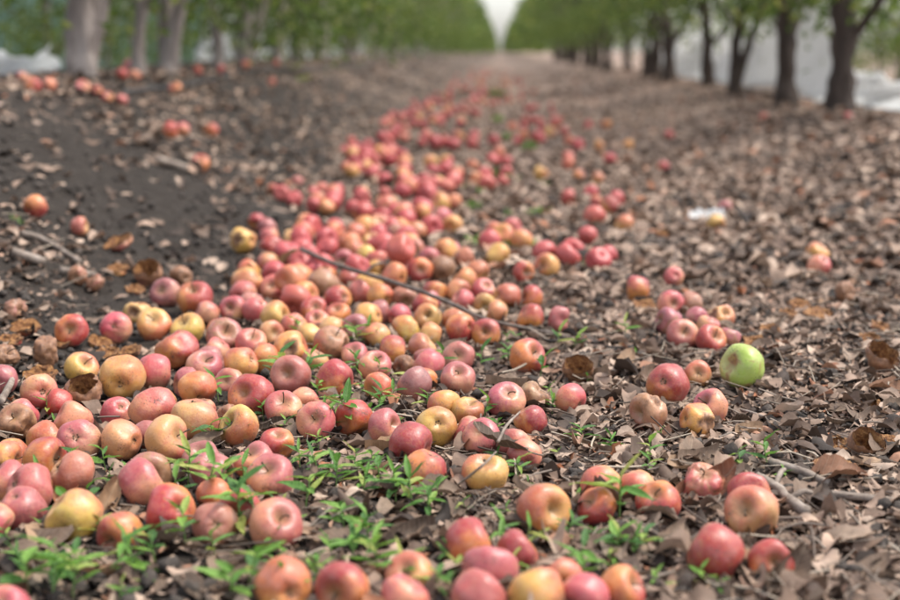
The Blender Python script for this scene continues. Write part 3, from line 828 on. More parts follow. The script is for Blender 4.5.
for i, a in enumerate(apples):
    rs = random.Random(7000 + i); a['rs'] = rs
    a['shape'] = rs.choice(SHAPES[a['dm']]); a['R'] = place_apple_matrix(a, rs)
    Vr = a['shape']['V'] @ np.array(a['R']).T
    lowz = -Vr[:, 2].min() * a['r']
    if a['hand'] or a['p'].z < H(a['p'].x, a['p'].y) + a['r'] * 1.2: a['p'].z = H(a['p'].x, a['p'].y) + lowz * (1 - a.get('bury', 0)) - .005
    X, Y, Dp = to_px(a['p']); a['px'], a['py'] = X, Y; a['dpx'] = 2 * a['r'] * FPX / Dp
inview = [a for a in apples if -30 < a['px'] < 930 and a['py'] < 640]
order = sorted(inview, key=lambda a: (not a['hand'] and not a.get('near'), -a['dpx']))
solo, rest = order[:300], order[300:]
print('apples', len(apples), 'solo', len(solo), 'rest', len(rest), 'radii', min(a['r'] for a in apples), max(a['r'] for a in apples))
GROUPS = 'apples fallen in the lane'
def zone(a):
    if a['py'] > 250: return 'in the pile behind the long twig'
    if a['py'] > 190: return 'in the soft far heap'
    return 'in the blurred far end of the heap'
DIRS = ['right of', 'behind and right of', 'behind', 'behind and left of', 'left of', 'before and left of', 'before', 'before and right of']
ANCH = [(a['px'], a['py'], a['dpx'], a['label'].split(',')[0]) for a in apples if a['hand']]
_n = [q[3] for q in ANCH]; ANCH = [q for q in ANCH if _n.count(q[3]) == 1 and len(q[3].split()) <= 10]
used_rel = set()
def relation(px, py, what):
    for ax_, ay_, ad, nm_ in sorted(ANCH, key=lambda q: (q[0] - px) ** 2 + ((q[1] - py) * 1.3) ** 2)[:14]:
        dx, dy = px - ax_, (ay_ - py) * 1.3; k = int(round(math.atan2(dy, dx) / (math.pi / 4))) % 8; g = math.hypot(dx, dy) / ad
        dist = 'right beside, ' if g < .8 else ('just ' if g < 1.5 else ('a little way ' if g < 2.6 else 'further '))
        if dist.startswith('right'): dist = 'close '
        lab = '%s %s%s the %s' % (what, dist, DIRS[k], nm_)
        if (lab not in used_rel) and len(lab.split()) <= 16: used_rel.add(lab); return lab
    return None
seen = set()
for a in solo:
    c1, c2, am, rot = COLS[a['col']]; rs = a['rs']
    nm = {'n': 'apple', 'd': 'apple', 'w': 'shrivelled_apple', 'h': 'apple_husk', 'x': 'apple_scrap'}[a['dm']]
    lab = a['label']
    if not lab:
        lab = relation(a['px'], a['py'], CNAME[a['col']] + ' apple') or CNAME[a['col']] + ' apple ' + zone(a)
    if lab in seen: print('DUP', lab)
    seen.add(lab)
    o = link(nm, a['shape']['me'], None, None, lab, 'apple', GROUPS)
    o.matrix_world = Matrix.Translation(a['p']) @ (a['R'] * a['r']).to_4x4()
    jit = lambda c, s=.10: [max(.01, v * (1 + rs.uniform(-s, s))) for v in c]
    o['skin_ground'] = jit(c1); o['skin_blush'] = jit(c2, .16)
    o['blush'] = am + rs.uniform(-.12, .12); o['rot'] = rot + (rs.random() ** 2) * .34 + (.18 if a['dm'] == 'w' else 0) + (.12 if a['dm'] in 'hx' else 0)
    if a['shape']['inner']: link('flesh', a['shape']['inner'], None, o)
    elif a['dpx'] > 15:
        if a['ax'] in 'tfaqrl' or rs.random() < .45:
            s = link('stem', rs.choice(STEMS), None, o); s.location = (0, 0, a['shape']['stem_z']); s.rotation_euler = (rs.uniform(-.3, .3), rs.uniform(-.3, .3), rs.random() * 6)
        s = link('calyx', rs.choice(CALYX), None, o); s.location = (0, 0, a['shape']['cal_z'] + .03); s.rotation_euler = (0, 0, rs.random() * 6)
# the apples too many to be single objects: one mesh
if rest:
    Vs, Fs, Bs, off = [], [], [], 0
    for a in rest:
        st = 2 if a['p'].y < 9 else 4
        g_ = a['shape']['V'].reshape(24, 34, 3)[::st, ::st][:, :-1 if st == 4 else None]; v = g_.reshape(-1, 3) @ np.array(a['R']).T * a['r'] + np.array(a['p'])
        f = grid_faces(g_.shape[0], g_.shape[1], True); Vs.append(v); Fs.append(f + off); off += len(v)
    fa = mesh_np('far_apples', np.concatenate(Vs), np.concatenate(Fs))
    m, t, b, o_ = newmat('far_apple_skin')
    rp = N(t, 'ShaderNodeNewGeometry').outputs['Random Per Island']
    cc = ramp(t, [(0, (.34, .04, .036)), (.3, (.39, .07, .072)), (.6, (.41, .09, .075)), (.8, (.47, .16, .08)), (.93, (.54, .26, .08)), (1, (.57, .34, .10))], rp)
    tcn = N(t, 'ShaderNodeTexCoord').outputs['Object']
    t.links.new(mix(t, maprange(t, noi(t, 25, 3, .5, tcn), .4, .7, 0, .7), cc, (.44, .085, .075)), b.inputs['Base Color']); b.inputs['Roughness'].default_value = .42
    link('far_apples', fa, m, None, 'many small blurred apples thinning out down the lane', 'apples', None, 'stuff')

# ---------------------------------------------------------------- leaf litter
AP = np.array([[a['p'].x, a['p'].y, a['r']] for a in apples])
def clear_of_apples(x, y, k=.85):
    ok = np.ones(len(x), bool)
    for i in range(0, len(x), 4000):
        s = slice(i, i + 4000)
        d2 = (x[s, None] - AP[None, :, 0]) ** 2 + (y[s, None] - AP[None, :, 1]) ** 2
        ok[s] = (d2 > (AP[None, :, 2] * k) ** 2).all(1)
    return ok
def cover(x, y):
    """how thick the litter lies: thin on the bare left bank, thick on the right"""
    c = np.where(y < 4.5, .11, .55) + .95 * ss(-.7, .1, x)
    c = np.maximum(c, .75 * (1 - ss(.9, 2.3, y)))           # foreground is covered throughout
    c = np.maximum(c, .5 * ss(5.4, 8, y))
    c = np.maximum(c, .6 * (1 - ss(.08, .35, np.abs(x + 1.05 + .12 * np.sin(y * 3)))) * (1 - ss(2.7, 3.1, y)))
    return np.clip(c * (.45 + .95 * vnoise(x * 2.6, y * 2.2, 9)), 0, 1)
def scatter(n, y0, y1, side=.30, power=1.0):
    u = rng.random(n); y = (y0 ** (1 - power) + u * (y1 ** (1 - power) - y0 ** (1 - power))) ** (1 / (1 - power)) if power != 1 else y0 * (y1 / y0) ** u
    half = .46 * y + .8
    x = np.clip((rng.random(n) * 2 - 1) * half - .04 * y, -2.3, 2.3)
    ok = (rng.random(n) < cover(x, y)) & (np.abs(x) < 2.25)
    return x[ok], y[ok]
def leaf_batch(x, y, L, lift, tilt, nu=5, nv=3, curl=1.0, Wk=.5):
    n = len(x); u = np.linspace(-.5, .5, nu); v = np.linspace(-1, 1, nv)
    U, Vv = np.meshgrid(u, v, indexing='ij'); U = U.ravel()[None]; Vv = Vv.ravel()[None]
    wprof = np.sqrt(np.clip(1 - (2 * U) ** 2 * .96, 0, 1)) * (1 - .35 * U)
    Wd = L[:, None] * (Wk * (.7 + .6 * rng.random(n)))[:, None]
    jag = 1 + .26 * (rng.random((n, U.shape[1])) - .5)
    lx = L[:, None] * U * (1 + .08 * (rng.random((n, U.shape[1])) - .5)); ly = Wd * .5 * Vv * wprof * jag
    c1 = (rng.normal(0, 1.0, n) * curl)[:, None]; c2 = (rng.normal(.4, 1.1, n) * curl)[:, None]; tw = rng.normal(0, 1.2, n)[:, None]
    lz = c2 * ly ** 2 / np.maximum(Wd, 1e-4) * 1.5 + c1 * L[:, None] * (U ** 2 - .08) * 1.0 + tw * U * ly + L[:, None] * .05 * (rng.random((n, U.shape[1])) - .5) * curl
    # in-plane shortening by curl is ignored
    a = rng.random(n) * 2 * np.pi; tl = rng.normal(0, tilt, n); rl = rng.normal(0, tilt, n)
    ct, st = np.cos(tl)[:, None], np.sin(tl)[:, None]; cr, sr = np.cos(rl)[:, None], np.sin(rl)[:, None]; ca, sa = np.cos(a)[:, None], np.sin(a)[:, None]
    X1, Z1 = lx * ct + lz * st, -lx * st + lz * ct
    Y1, Z2 = ly * cr - Z1 * sr, ly * sr + Z1 * cr
    X2, Y2 = X1 * ca - Y1 * sa, X1 * sa + Y1 * ca
    base = (height(x, y) + np.maximum(fine(x, y), -.004))[:, None]
    zmin = Z2.min(1, keepdims=True)
    Z = base + lift[:, None] + Z2 - zmin * .6
    P = np.stack([X2 + x[:, None], Y2 + y[:, None], Z], -1).reshape(-1, 3)
    f = grid_faces(nu, nv); k = nu * nv
    F = (f[None] + (np.arange(n) * k)[:, None, None]).reshape(-1, 4)
    return P, F
parts = []
x, y = scatter(33000, .8, 3.2); ok = clear_of_apples(x, y); x, y = x[ok], y[ok]
parts.append(leaf_batch(x, y, rng.uniform(.3, 1.3, len(x)) ** 1.6 * .032, rng.random(len(x)) ** 2 * .010, .18, 6, 5, curl=.8))
x, y = scatter(64000, .8, 3.0); ok = clear_of_apples(x, y); x, y = x[ok], y[ok]
parts.append(leaf_batch(x, y, rng.uniform(.006, .018, len(x)), rng.random(len(x)) * .009, .25, 3, 3, curl=.7, Wk=.7))
x, y = scatter(32000, 3.0, 15); ok = clear_of_apples(x, y); x, y = x[ok], y[ok]
parts.append(leaf_batch(x, y, rng.uniform(.03, .068, len(x)), rng.random(len(x)) ** 2 * .014, .2, 4, 3, curl=.7))
x, y = scatter(15000, 14, 34); ok = clear_of_apples(x, y); x, y = x[ok], y[ok]
parts.append(leaf_batch(x, y, rng.uniform(.05, .10, len(x)), rng.random(len(x)) ** 2 * .02, .25, 3, 3, curl=.7))
V_, F_, o_ = [], [], 0
quads = []
for P, F in parts: V_.append(P); quads.append(F + o_); o_ += len(P)
link('leaf_litter', mesh_np('leaf_litter', np.concatenate(V_), np.concatenate(quads)), M_LITTER, None,
     'carpet of small dry grey brown leaves and fragments covering the soil', 'leaves', None, 'stuff')
# clods and crumbs of soil
def clods(n):
    x, y = rng.random(n), rng.random(n)
    y = 1.0 * (6.0 / 1.0) ** y; x = (x * 2 - 1) * (.46 * y + .2) - .04 * y; ok = clear_of_apples(x, y, .9) & (np.abs(x) < 2.2); x, y = x[ok], y[ok]; n = len(x)
    base = np.array([(1, 0, 0), (-1, 0, 0), (0, 1, 0), (0, -1, 0), (0, 0, 1), (0, 0, -1), (.6, .6, .6), (-.6, .6, .6), (.6, -.6, .6), (-.6, -.6, .6)], float)
    tri = np.array([(0, 6, 8), (6, 0, 2), (4, 8, 6), (2, 7, 6), (6, 7, 4), (7, 2, 1), (7, 1, 9), (4, 7, 9), (9, 8, 4), (9, 1, 3), (9, 3, 8), (8, 3, 0), (0, 5, 2), (2, 5, 1), (1, 5, 3), (3, 5, 0)])
    r = .003 + .010 * rng.random(n) ** 3
    P = base[None] * r[:, None, None] * (.6 + .8 * rng.random((n, 10, 3)))
    P += np.stack([x, y, height(x, y) + np.maximum(fine(x, y), -.006) + r * .4], -1)[:, None]
    return P.reshape(-1, 3), (tri[None] + (np.arange(n) * 10)[:, None, None]).reshape(-1, 3)
P, F = clods(9000)
link('soil_crumbs', mesh_np('soil_crumbs', P, F), M_CLOD, None, 'dark crumbs and clods of soil between the leaves', 'soil', None, 'stuff')
# straw and broken twiglets
x, y = scatter(5600, .8, 5.0); ok = clear_of_apples(x, y, .95); x, y = x[ok], y[ok]; n = len(x)
L = rng.uniform(.02, .075, n); a = rng.random(n) * 6.28; tz = rng.normal(0, .14, n); bend = rng.normal(0, .14, n); rad = rng.uniform(.0006, .0018, n)
sv = []
for k, s in enumerate((-.5, 0, .5)):
    cx = x + np.cos(a) * L * s - np.sin(a) * bend * L * (.25 - s * s); cy = y + np.sin(a) * L * s + np.cos(a) * bend * L * (.25 - s * s)
    cz = height(x, y) + .009 + np.abs(tz) * L * .5 + tz * L * s + rng.random(n) * .008
    for q in range(3):
        w_ = q * 2.094
        sv.append(np.stack([cx - np.sin(a) * rad * np.cos(w_), cy + np.cos(a) * rad * np.cos(w_), cz + rad * np.sin(w_)], -1))
P = np.stack(sv, 1).reshape(-1, 3); F = (grid_faces(3, 3, True)[None] + (np.arange(n) * 9)[:, None, None]).reshape(-1, 4)
M_STRAW = mat_leaf('straw', [(0, (.09, .065, .05)), (.5, (.22, .175, .14)), (1, (.42, .35, .27))], island=True, trans=.0)
link('straw_bits', mesh_np('straw_bits', P, F), M_STRAW, None, 'thin dry stalks and broken twiglets lying in the litter', 'straw', None, 'stuff')

# ---------------------------------------------------------------- single dry leaves
def big_leaf(seed):
    rs = random.Random(seed); NU, NV = 13, 7; V = []
    wk = rs.uniform(.42, .62); c1 = rs.uniform(-.5, .6); c2 = rs.uniform(-.3, 2.2); tw = rs.uniform(-.8, .8); so = Vector((rs.random() * 40, 0, seed))
    roll = rs.choice([0, 0, 1])
    for i in range(NU):
        u = i / (NU - 1) - .5; wp = max(.02, (1 - (2 * u) ** 2)) ** .62 * (1 - .3 * u) * wk * .5
        for j in range(NV):
            v = (j / (NV - 1)) * 2 - 1
            y_ = v * wp * (1 + .14 * mnoise.noise(Vector((u * 9, v * 1.5, 0)) + so) * abs(v))
            if roll and v > 0: y_ *= 1 - .45 * v
            z_ = c2 * y_ * y_ * 1.5 + c1 * (u * u - .08) + tw * u * y_ + .07 * mnoise.noise(Vector((u * 3.4, v * 1.6, 3)) + so) + .035 * mnoise.noise(Vector((u * 9, v * 4, 7)) + so) + (.18 * v * v if roll and v > 0 else 0)
            z_ += .02 * abs(v) ** .5 - .012 * math.cos(u * 40 + abs(v) * 6) * abs(v) * (1 - abs(v))
            V.append((u, y_, z_))
    zm = min(v[2] for v in V); V = [(a, b, c - zm) for a, b, c in V]
    me = mesh_py('fallen_leaf', V, [tuple(f) for f in grid_faces(NU, NV)]); me.materials.append(M_DRY)
    p0 = Vector(V[NV // 2]); sv_, sf = tube_geo(spline([p0, p0 + Vector((-.12, .01, .01)), p0 + Vector((-.26, .04, .05))], 3), [.014] * 6 + [.018], 5)
    pm = mesh_py('leaf_stalk', sv_, sf); pm.materials.append(M_TWIG)
    return me, pm
LEAVES = [big_leaf(s) for s in range(16)]
def put_leaf(p, L, rot, variant, label, stalk=True):
    me, pm = LEAVES[variant % len(LEAVES)]
    o = link('fallen_leaf', me, None, None, label, 'leaf', 'single dry leaves lying in the lane')
    o.location = p; o.scale = (L,) * 3; o.rotation_euler = rot
    if stalk: link('leaf_stalk', pm, None, o)
HAND_LEAVES = [  # px, py, length px, yaw deg, tilt, lift, variant, label
    (28, 548, 95, 25, .25, .012, 3, 'long rolled tan leaf pointing at the big yellow apple, bottom left'),
    (108, 498, 46, 70, .7, .02, 5, 'grey leaf propped against the right side of the big yellow apple'),
    (497, 442, 62, 160, .35, .040, 1, 'broad brown leaf draped over the small pink apple, centre'),
    (541, 527, 58, 5, .2, .006, 8, 'curled pale-rimmed leaf under the single pink orange apple'),
    (711, 486, 66, 10, .5, .016, 2, 'dark curled leaf in front of the collapsed pink apple'),
    (690, 456, 56, 80, .45, .012, 12, 'upright yellowish tan leaf right of centre, above the collapsed pink apple'),
    (412, 534, 56, 30, .2, .008, 9, 'pale torn leaf behind the pitted peach apple, bottom centre'),
    (790, 574, 66, 50, .6, .014, 6, 'large grey curled leaf right of the damaged apple, bottom right'),
    (730, 562, 70, -25, .4, .008, 4, 'brown leaf along the foot of the large rosy apple, lower right'),
    (292, 258, 34, -40, .6, .05, 7, 'dark curled leaf standing on the pile at the twig end'),
    (299, 289, 32, 60, .5, .03, 10, 'grey leaf below the dark curled one on the pile'),
    (277, 428, 44, 0, .2, .006, 11, 'flat brown leaf under the pink stemmed apple'),
    (150, 548, 60, 15, .2, .006, 13, 'brown leaf before the rosy red apple with round pit'),
    (625, 362, 40, 60, .5, .01, 14, 'brown leaf leaning right of the hollow rotten apple'),
    (838, 480, 60, 0, .2, .008, 15, 'pale flat leaf below the crumpled pink skin at far right'),
    (455, 345, 30, 20, .4, .03, 0, 'grey leaf lodged between the apples at the pile rim'),
    (600, 380, 46, -60, .4, .01, 5, 'long rust leaf by the hollow rotten apple'),
    (868, 570, 60, 30, .3, .01, 8, 'pale broad leaf at the lower right edge'),
    (845, 540, 62, -15, .4, .01, 4, 'rolled grey leaf at right above the pale broad one'),
]
for px, py, lp, yaw, tl, lift, vr, lab in HAND_LEAVES:
    p, t = ground_at(px, py, lift); put_leaf(p - Vector((0, 0, .003)), lp * t / FPX, (tl * .6, -tl, R(yaw)), vr, lab)
rl = random.Random(21); cnt = 0; lseen = set(); LPOS = []
while cnt < 275:
    py = 600 - 330 * rl.random() ** 1.25; px = rl.uniform(-5, 905)
    if px < 560 and py < 430 and rl.random() < .72: continue
    p, t = ground_at(px, py)
    if not clear_of_apples(np.array([p.x]), np.array([p.y]), 1.0)[0]: continue
    if any((p.x - q[0]) ** 2 + (p.y - q[1]) ** 2 < .0007 for q in LPOS): continue
    if cover(p.x, p.y) < .25: continue
    LPOS.append((p.x, p.y)); L = rl.uniform(.032, .07); vr = rl.randrange(16)
    shade = rl.choice(('curled brown', 'crumpled dry', 'dry brown'))
    lab = relation(px, py, shade + ' leaf')
    if not lab or lab in lseen: LPOS.pop(); continue
    lseen.add(lab); p.z = H(p.x, p.y) + float(max(fine(p.x, p.y), -.004)) + rl.uniform(.001, .008)
    put_leaf(p, L, (rl.gauss(0, .15), rl.gauss(0, .15), rl.random() * 6.28), vr, lab, py > 420); cnt += 1

# ---------------------------------------------------------------- sticks
def stick(name, pts, r0, r1, label, sides=7, twigs=(), mat=M_TWIG, cat='stick'):
    P = spline(pts, 6); n = len(P); rad = [r0 + (r1 - r0) * k / (n - 1) for k in range(n)]
    V, F = tube_geo(P, rad, sides, True, .35, 3); o = link(name, mesh_py(name, V, F), mat, None, label, cat, 'dead sticks on the ground')
    for k, (i, d, L) in enumerate(twigs):
        q = P[i]; d = Vector(d).normalized()
        V, F = tube_geo(spline([q, q + d * L * .5 + Vector((0, 0, .006)), q + d * L], 4), [rad[i] * .6] * 5 + [rad[i] * .5] * 3 + [rad[i] * .3], 5)
        link('side_shoot', mesh_py('side_shoot', V, F), mat, o)
    return o
def gp(px, py, lift): return ground_at(px, py, lift)[0]
def over(px, py, clear):
    """point above whatever apple lies under that ray's ground point"""
    p, _ = ground_at(px, py, .05); top = H(p.x, p.y)
    for a in apples:
        if (a['p'].x - p.x) ** 2 + (a['p'].y - p.y) ** 2 < (a['r'] * 1.0) ** 2: top = max(top, a['p'].z + a['r'] * .9)
    return p, top
stick('fallen_branch', [gp(301, 249, .066), gp(335, 264, .064), gp(380, 278, .068), gp(420, 291, .062), (gp(452, 304, .06)), gp(485, 319, .046), gp(530, 329, .02), gp(570, 336, .012)],
      .006, .003, 'long thin grey branch lying across the apple pile', twigs=[(10, (.6, .4, .3), .05)], cat='branch', mat=M_DEADBARK)
stick('dead_stick', [gp(758, 476, .012), gp(775, 486, .014), gp(790, 500, .012), gp(806, 512, .01)], .0055, .0075, 'pale forked stick behind the yellow pink apple, lower right', twigs=[(12, (.8, .2, .2), .03), (6, (.3, .6, .1), .05)])
stick('dead_stick', [gp(770, 462, .012), gp(800, 471, .012), gp(830, 484, .01)], .0065, .0055, 'dark bark stick above the pale forked one, right')
stick('dead_stick', [gp(735, 408, .01), gp(762, 416, .014), gp(790, 428, .01)], .0026, .0022, 'thin pale straw stick right of the pink apple with stem pit')
stick('dead_stick', [gp(825, 494, .01), gp(862, 497, .012), gp(905, 502, .01)], .0058, .005, 'grey stick reaching the right edge under the crumpled skin')
stick('dead_stick', [gp(158, 160, .02), gp(170, 163, .02), gp(186, 168, .018)], .016, .013, 'short grey stick on the dark left bank beside a red apple')
stick('dead_stick', [gp(500, 350, .01), gp(520, 360, .012), gp(540, 362, .01)], .004, .003, 'short grey stick under the lone red apple with yellow cheek')
stick('dead_stick', [gp(498, 442, .05), gp(507, 425, .055), gp(520, 412, .03)], .0022, .0016, 'thin stalk beside the speckled red yellow apple')
stick('dead_stick', [gp(458, 485, .02), gp(482, 466, .068), gp(496, 452, .055)], .0016, .0012, 'thin dry grass stalk crossing the orange grooved apple')
stick('dead_stick', [gp(20, 232, .01), gp(45, 240, .012), gp(80, 262, .01)], .007, .006, 'brown stick on the left bank below the small pale apple')
stick('dead_stick', [gp(12, 252, .01), gp(45, 262, .012)], .012, .011, 'thick bark piece at the left edge of the bank')
stick('dead_stick', [gp(60, 270, .012), gp(95, 275, .012)], .009, .008, 'tan bark strip on the left bank above the shrunken apples')
stick('dead_stick', [gp(0, 402, .03), gp(10, 385, .03), gp(14, 372, .02)], .006, .004, 'short dark stick at the left edge beside the dull pink apple')

# ---------------------------------------------------------------- green seedlings
def weed_leaf(seed):
    rs = random.Random(seed); V = []; NU = 8; dr = rs.uniform(.1, .6); wd = rs.uniform(.105, .15)
    for i in range(NU):
        u = i / (NU - 1); wp = wd * (math.sin(math.pi * min(1, .04 + u * .96) ** .8)) ** .9
        for v in (-1, -.5, 0, .5, 1):
            V.append((u, v * wp, -dr * u * u * .6 + abs(v) * wp * .5 + .02 * math.sin(u * 9 + v)))
    me = mesh_py('leaf', V, [tuple(f) for f in grid_faces(NU, 5)]); me.materials.append(M_GREEN); return me
WL = [weed_leaf(s) for s in range(6)]
def seedling(px, py, hpx, nl, label, seed, lean=0.):
    rs = random.Random(seed); p, t = ground_at(px, py); hgt = hpx * t / FPX
    e = link('seedling', None, None, None, label, 'plant', 'green seedlings sprouting in the lane'); e.location = p - Vector((0, 0, .004))
    a = rs.random() * 6.28; b = Vector((math.cos(a), math.sin(a), 0)) * rs.uniform(.05, .25) * hgt + Vector((lean * hgt, 0, 0))
    P = spline([(0, 0, 0), b * .3 + Vector((0, 0, hgt * .35)), b * .7 + Vector((0, 0, hgt * .65)), b + Vector((0, 0, hgt * .85))], 4)
    r = max(.0008, .02 * hgt); V, F = tube_geo(P, [r * (1.1 - .5 * k / (len(P) - 1)) for k in range(len(P))], 5)
    link('stem', mesh_py('stem', V, F), M_WSTEM, e)
    for k in range(nl):
        f = .30 + .70 * (k + 1) / nl; q = P[min(len(P) - 1, int(f * (len(P) - 1)))]
        az = k * 2.4 + rs.uniform(-.4, .4) + a; el = rs.uniform(.15, .6) + .5 * (f > .9)
        L = hgt * rs.uniform(.60, .95) * (1.05 - .35 * f)
        lf = link('leaf', WL[rs.randrange(6)], None, e); lf.location = q; lf.rotation_euler = Euler((rs.uniform(-.4, .4), -el, az)); lf.scale = (L, L * rs.uniform(.8, 1.2), L)
WEEDS = [  # px, py of foot, height px, leaves, label
    (48, 418, 24, 4, 'tiny two-leaved seedling before the small bright red apple, left'), (59, 434, 16, 3, 'tiny seedling leaf pair at the left diagonal row'),
    (214, 446, 24, 5, 'small seedling left of the yellow pitted apple'), (228, 448, 26, 5, 'narrow seedling touching the yellow pitted apple'),
    (287, 386, 40, 8, 'leafy seedling in front of the dusky red brown apple'), (306, 384, 36, 8, 'leafy seedling right beside the one before the dusky red apple'),
    (330, 358, 28, 6, 'seedling sprouting behind the bright red orange apple'), (341, 356, 22, 5, 'small seedling right of the one behind the bright red orange apple'),
    (360, 350, 32, 6, 'seedling growing amid the pile under the browned yellow apple'), (371, 348, 28, 5, 'upright seedling beside the one under the browned yellow apple'),
    (358, 378, 30, 6, 'seedling left of the pink apple with upright stem'), (378, 384, 26, 5, 'seedling before the pink apple with upright stem'),
    (316, 400, 26, 5, 'seedling between stemmed pink apple and bright red orange one'), (322, 436, 36, 7, 'bushy seedling in front of the pinkish broken-sided apple'),
    (350, 436, 44, 6, 'tall thin seedling splitting the rosy red apple from view'), (378, 412, 28, 7, 'bushy seedling above the rosy apple, centre'),
    (392, 406, 24, 5, 'low seedling right of the bushy one, centre'), (408, 392, 28, 4, 'narrow seedling with blades left of the brownish red apple'),
    (437, 374, 34, 3, 'long green blade before the long rosy apple'), (447, 366, 16, 3, 'tiny seedling right of the long green blade'),
    (480, 372, 28, 4, 'seedling with broad blade right of the rosy pitted apple'), (483, 422, 30, 5, 'seedling at the foot of the orange red apple, centre'),
    (496, 436, 22, 3, 'thin sprout left of the speckled red yellow apple'), (511, 408, 18, 3, 'tiny sprout under the pink apple with pit on top'),
    (549, 400, 16, 3, 'tiny sprout between leaf-covered and half buried apples'), (540, 378, 22, 4, 'small sprout with round leaves below the lone red apple'),
    (557, 350, 20, 4, 'flat seedling right of the lone red apple'), (572, 352, 18, 4, 'flat seedling with long leaf, second right of the lone red apple'),
    (506, 347, 18, 3, 'yellow green sprout left above the lone red apple'), (515, 344, 14, 3, 'tiny sprout beside the yellow green one'),
    (587, 386, 12, 3, 'tiny sprout under the hollow rotten apple'), (634, 360, 12, 3, 'tiny sprout near the leaning brown leaf'),
    (648, 478, 20, 4, 'small seedling above the red apple with deep pit, right'), (742, 474, 24, 5, 'seedling with narrow leaves right of the collapsed pink apple'),
    (768, 472, 30, 5, 'upright dark seedling by the dark bark stick'), (782, 482, 14, 4, 'tiny dark seedling behind the pale forked stick'),
    (619, 522, 50, 7, 'tall seedling with long leaves before the two peach apples'), (618, 560, 36, 8, 'spreading seedling with long flat leaves, lower right of centre'),
    (636, 562, 30, 6, 'spreading seedling beside the tall one, leaning right'), (662, 440, 12, 3, 'tiny sprout below the caved-in brown apple'),
    (704, 590, 26, 5, 'seedling at the bottom edge under the large rosy apple'), (720, 598, 20, 4, 'small sprout at the bottom edge right of the seedling'),
    (585, 592, 34, 4, 'broad bladed seedling between the bottom edge apples'), (612, 602, 30, 4, 'seedling before the red pink apple at the bottom edge'),
    (30, 600, 46, 6, 'seedling at the bottom left corner'), (52, 606, 52, 7, 'leafy seedling right of the bottom left corner one'), (72, 602, 40, 5, 'seedling third from the bottom left corner'),
    (68, 482, 34, 3, 'thin sprout in front of the peach apple with deep pit'), (80, 540, 26, 4, 'thin seedling at the foot of the big yellow apple'), (33, 522, 18, 3, 'small sprout between the rosy and the big yellow apple'),
    (126, 572, 40, 8, 'bushy seedling below the big yellow apple, right of it'), (138, 578, 28, 6, 'low seedling beside the bushy one, lower left'), (120, 604, 24, 4, 'seedling at the bottom edge below the bushy one'), (150, 590, 18, 4, 'tiny seedling with flat leaves, lower left'),
    (106, 474, 26, 4, 'thin dark sprout between peach and pink orange apples'), (133, 500, 30, 5, 'sprout before the pink orange apple'),
    (186, 550, 44, 6, 'yellow green seedling before the rosy red pitted apple'), (188, 486, 36, 8, 'bright seedling in front of the collapsed red brown apple'), (204, 506, 44, 7, 'broad leaved seedling right of the rosy pitted apple'), (218, 494, 32, 6, 'seedling before the brownish pink apple'),
    (240, 534, 50, 7, 'tall seedling left of the pink apple with orange base'), (256, 530, 40, 6, 'seedling against the pink apple with orange base'), (245, 488, 28, 5, 'seedling left of the rosy apple with groove'), (266, 494, 34, 4, 'two-bladed seedling in front of the rosy apple with groove'),
    (272, 556, 30, 4, 'sprout at the base of the pink apple with orange base'), (247, 596, 50, 6, 'blurred seedling left of the large orange pink apple'), (232, 606, 44, 6, 'blurred seedling at the bottom edge, left centre'), (280, 612, 48, 5, 'blurred blades in front of the large orange pink apple'),
    (305, 512, 46, 6, 'seedling with upright leaves right of the rosy grooved apple'), (320, 480, 38, 8, 'seedling in the green patch below the pinkish apple'), (336, 492, 40, 8, 'bushy seedling in the middle of the green patch'), (352, 478, 34, 8, 'seedling at the top of the green patch'),
    (362, 500, 38, 8, 'seedling right of the middle of the green patch'), (380, 486, 34, 7, 'seedling in the green patch below the rosy apples'), (396, 504, 40, 9, 'leafy seedling left of the broken orange red apple'), (412, 512, 42, 9, 'dense seedling below the broken orange red apple'),
    (428, 516, 38, 8, 'low seedling right of the dense one'), (440, 502, 28, 5, 'seedling beside the broken orange red apple'), (372, 470, 26, 6, 'small seedling right of the top of the green patch'), (300, 470, 28, 6, 'small seedling at the left of the green patch'),
    (345, 532, 36, 7, 'seedling below the green patch'), (368, 548, 46, 8, 'spreading seedling above the rosy bottom edge apple'), (352, 562, 40, 7, 'seedling just behind the rosy bottom edge apple'), (378, 576, 50, 8, 'lush seedling right of the rosy bottom edge apple'),
    (332, 560, 30, 6, 'seedling between the two large bottom edge apples'), (392, 592, 48, 7, 'lush seedling at the bottom edge, centre'), (438, 602, 44, 6, 'seedling right of the pitted peach apple, bottom edge'), (445, 570, 34, 5, 'seedling left of the large rosy apple, bottom'),
    (456, 580, 32, 3, 'green blades left of the rosy mauve apple'), (524, 560, 34, 4, 'green blades before the red apple, bottom centre'), (505, 520, 20, 4, 'small seedling right of the orange grooved apple'), (466, 514, 20, 5, 'low sprout under the orange grooved apple'),
    (574, 578, 34, 4, 'green blade touching the pinkish orange blossom-pit apple'), (470, 476, 18, 3, 'leaf sprout left of the orange grooved apple'), (556, 462, 14, 3, 'tiny sprout right of the small pinkish apple'), (537, 456, 12, 3, 'tiny sprout above the small pinkish apple'),
    (145, 384, 12, 3, 'tiny sprout between the yellow and the rosy apple'), (468, 262, 12, 4, 'small sprout between the two apples before the grass patch'), (340, 313, 14, 4, 'tiny sprout on the pile above the peach apples'), (418, 338, 12, 3, 'tiny sprout between the yellow apples, pile centre'),
]
for i, (px, py, hp, nl, lab) in enumerate(WEEDS): seedling(px, py, hp * (1.25 if px < 260 or px > 520 else 1.0), nl, lab, 500 + i)
rw = random.Random(64); extra = 0; wpos = [(a_, b_) for a_, b_, *_ in WEEDS]
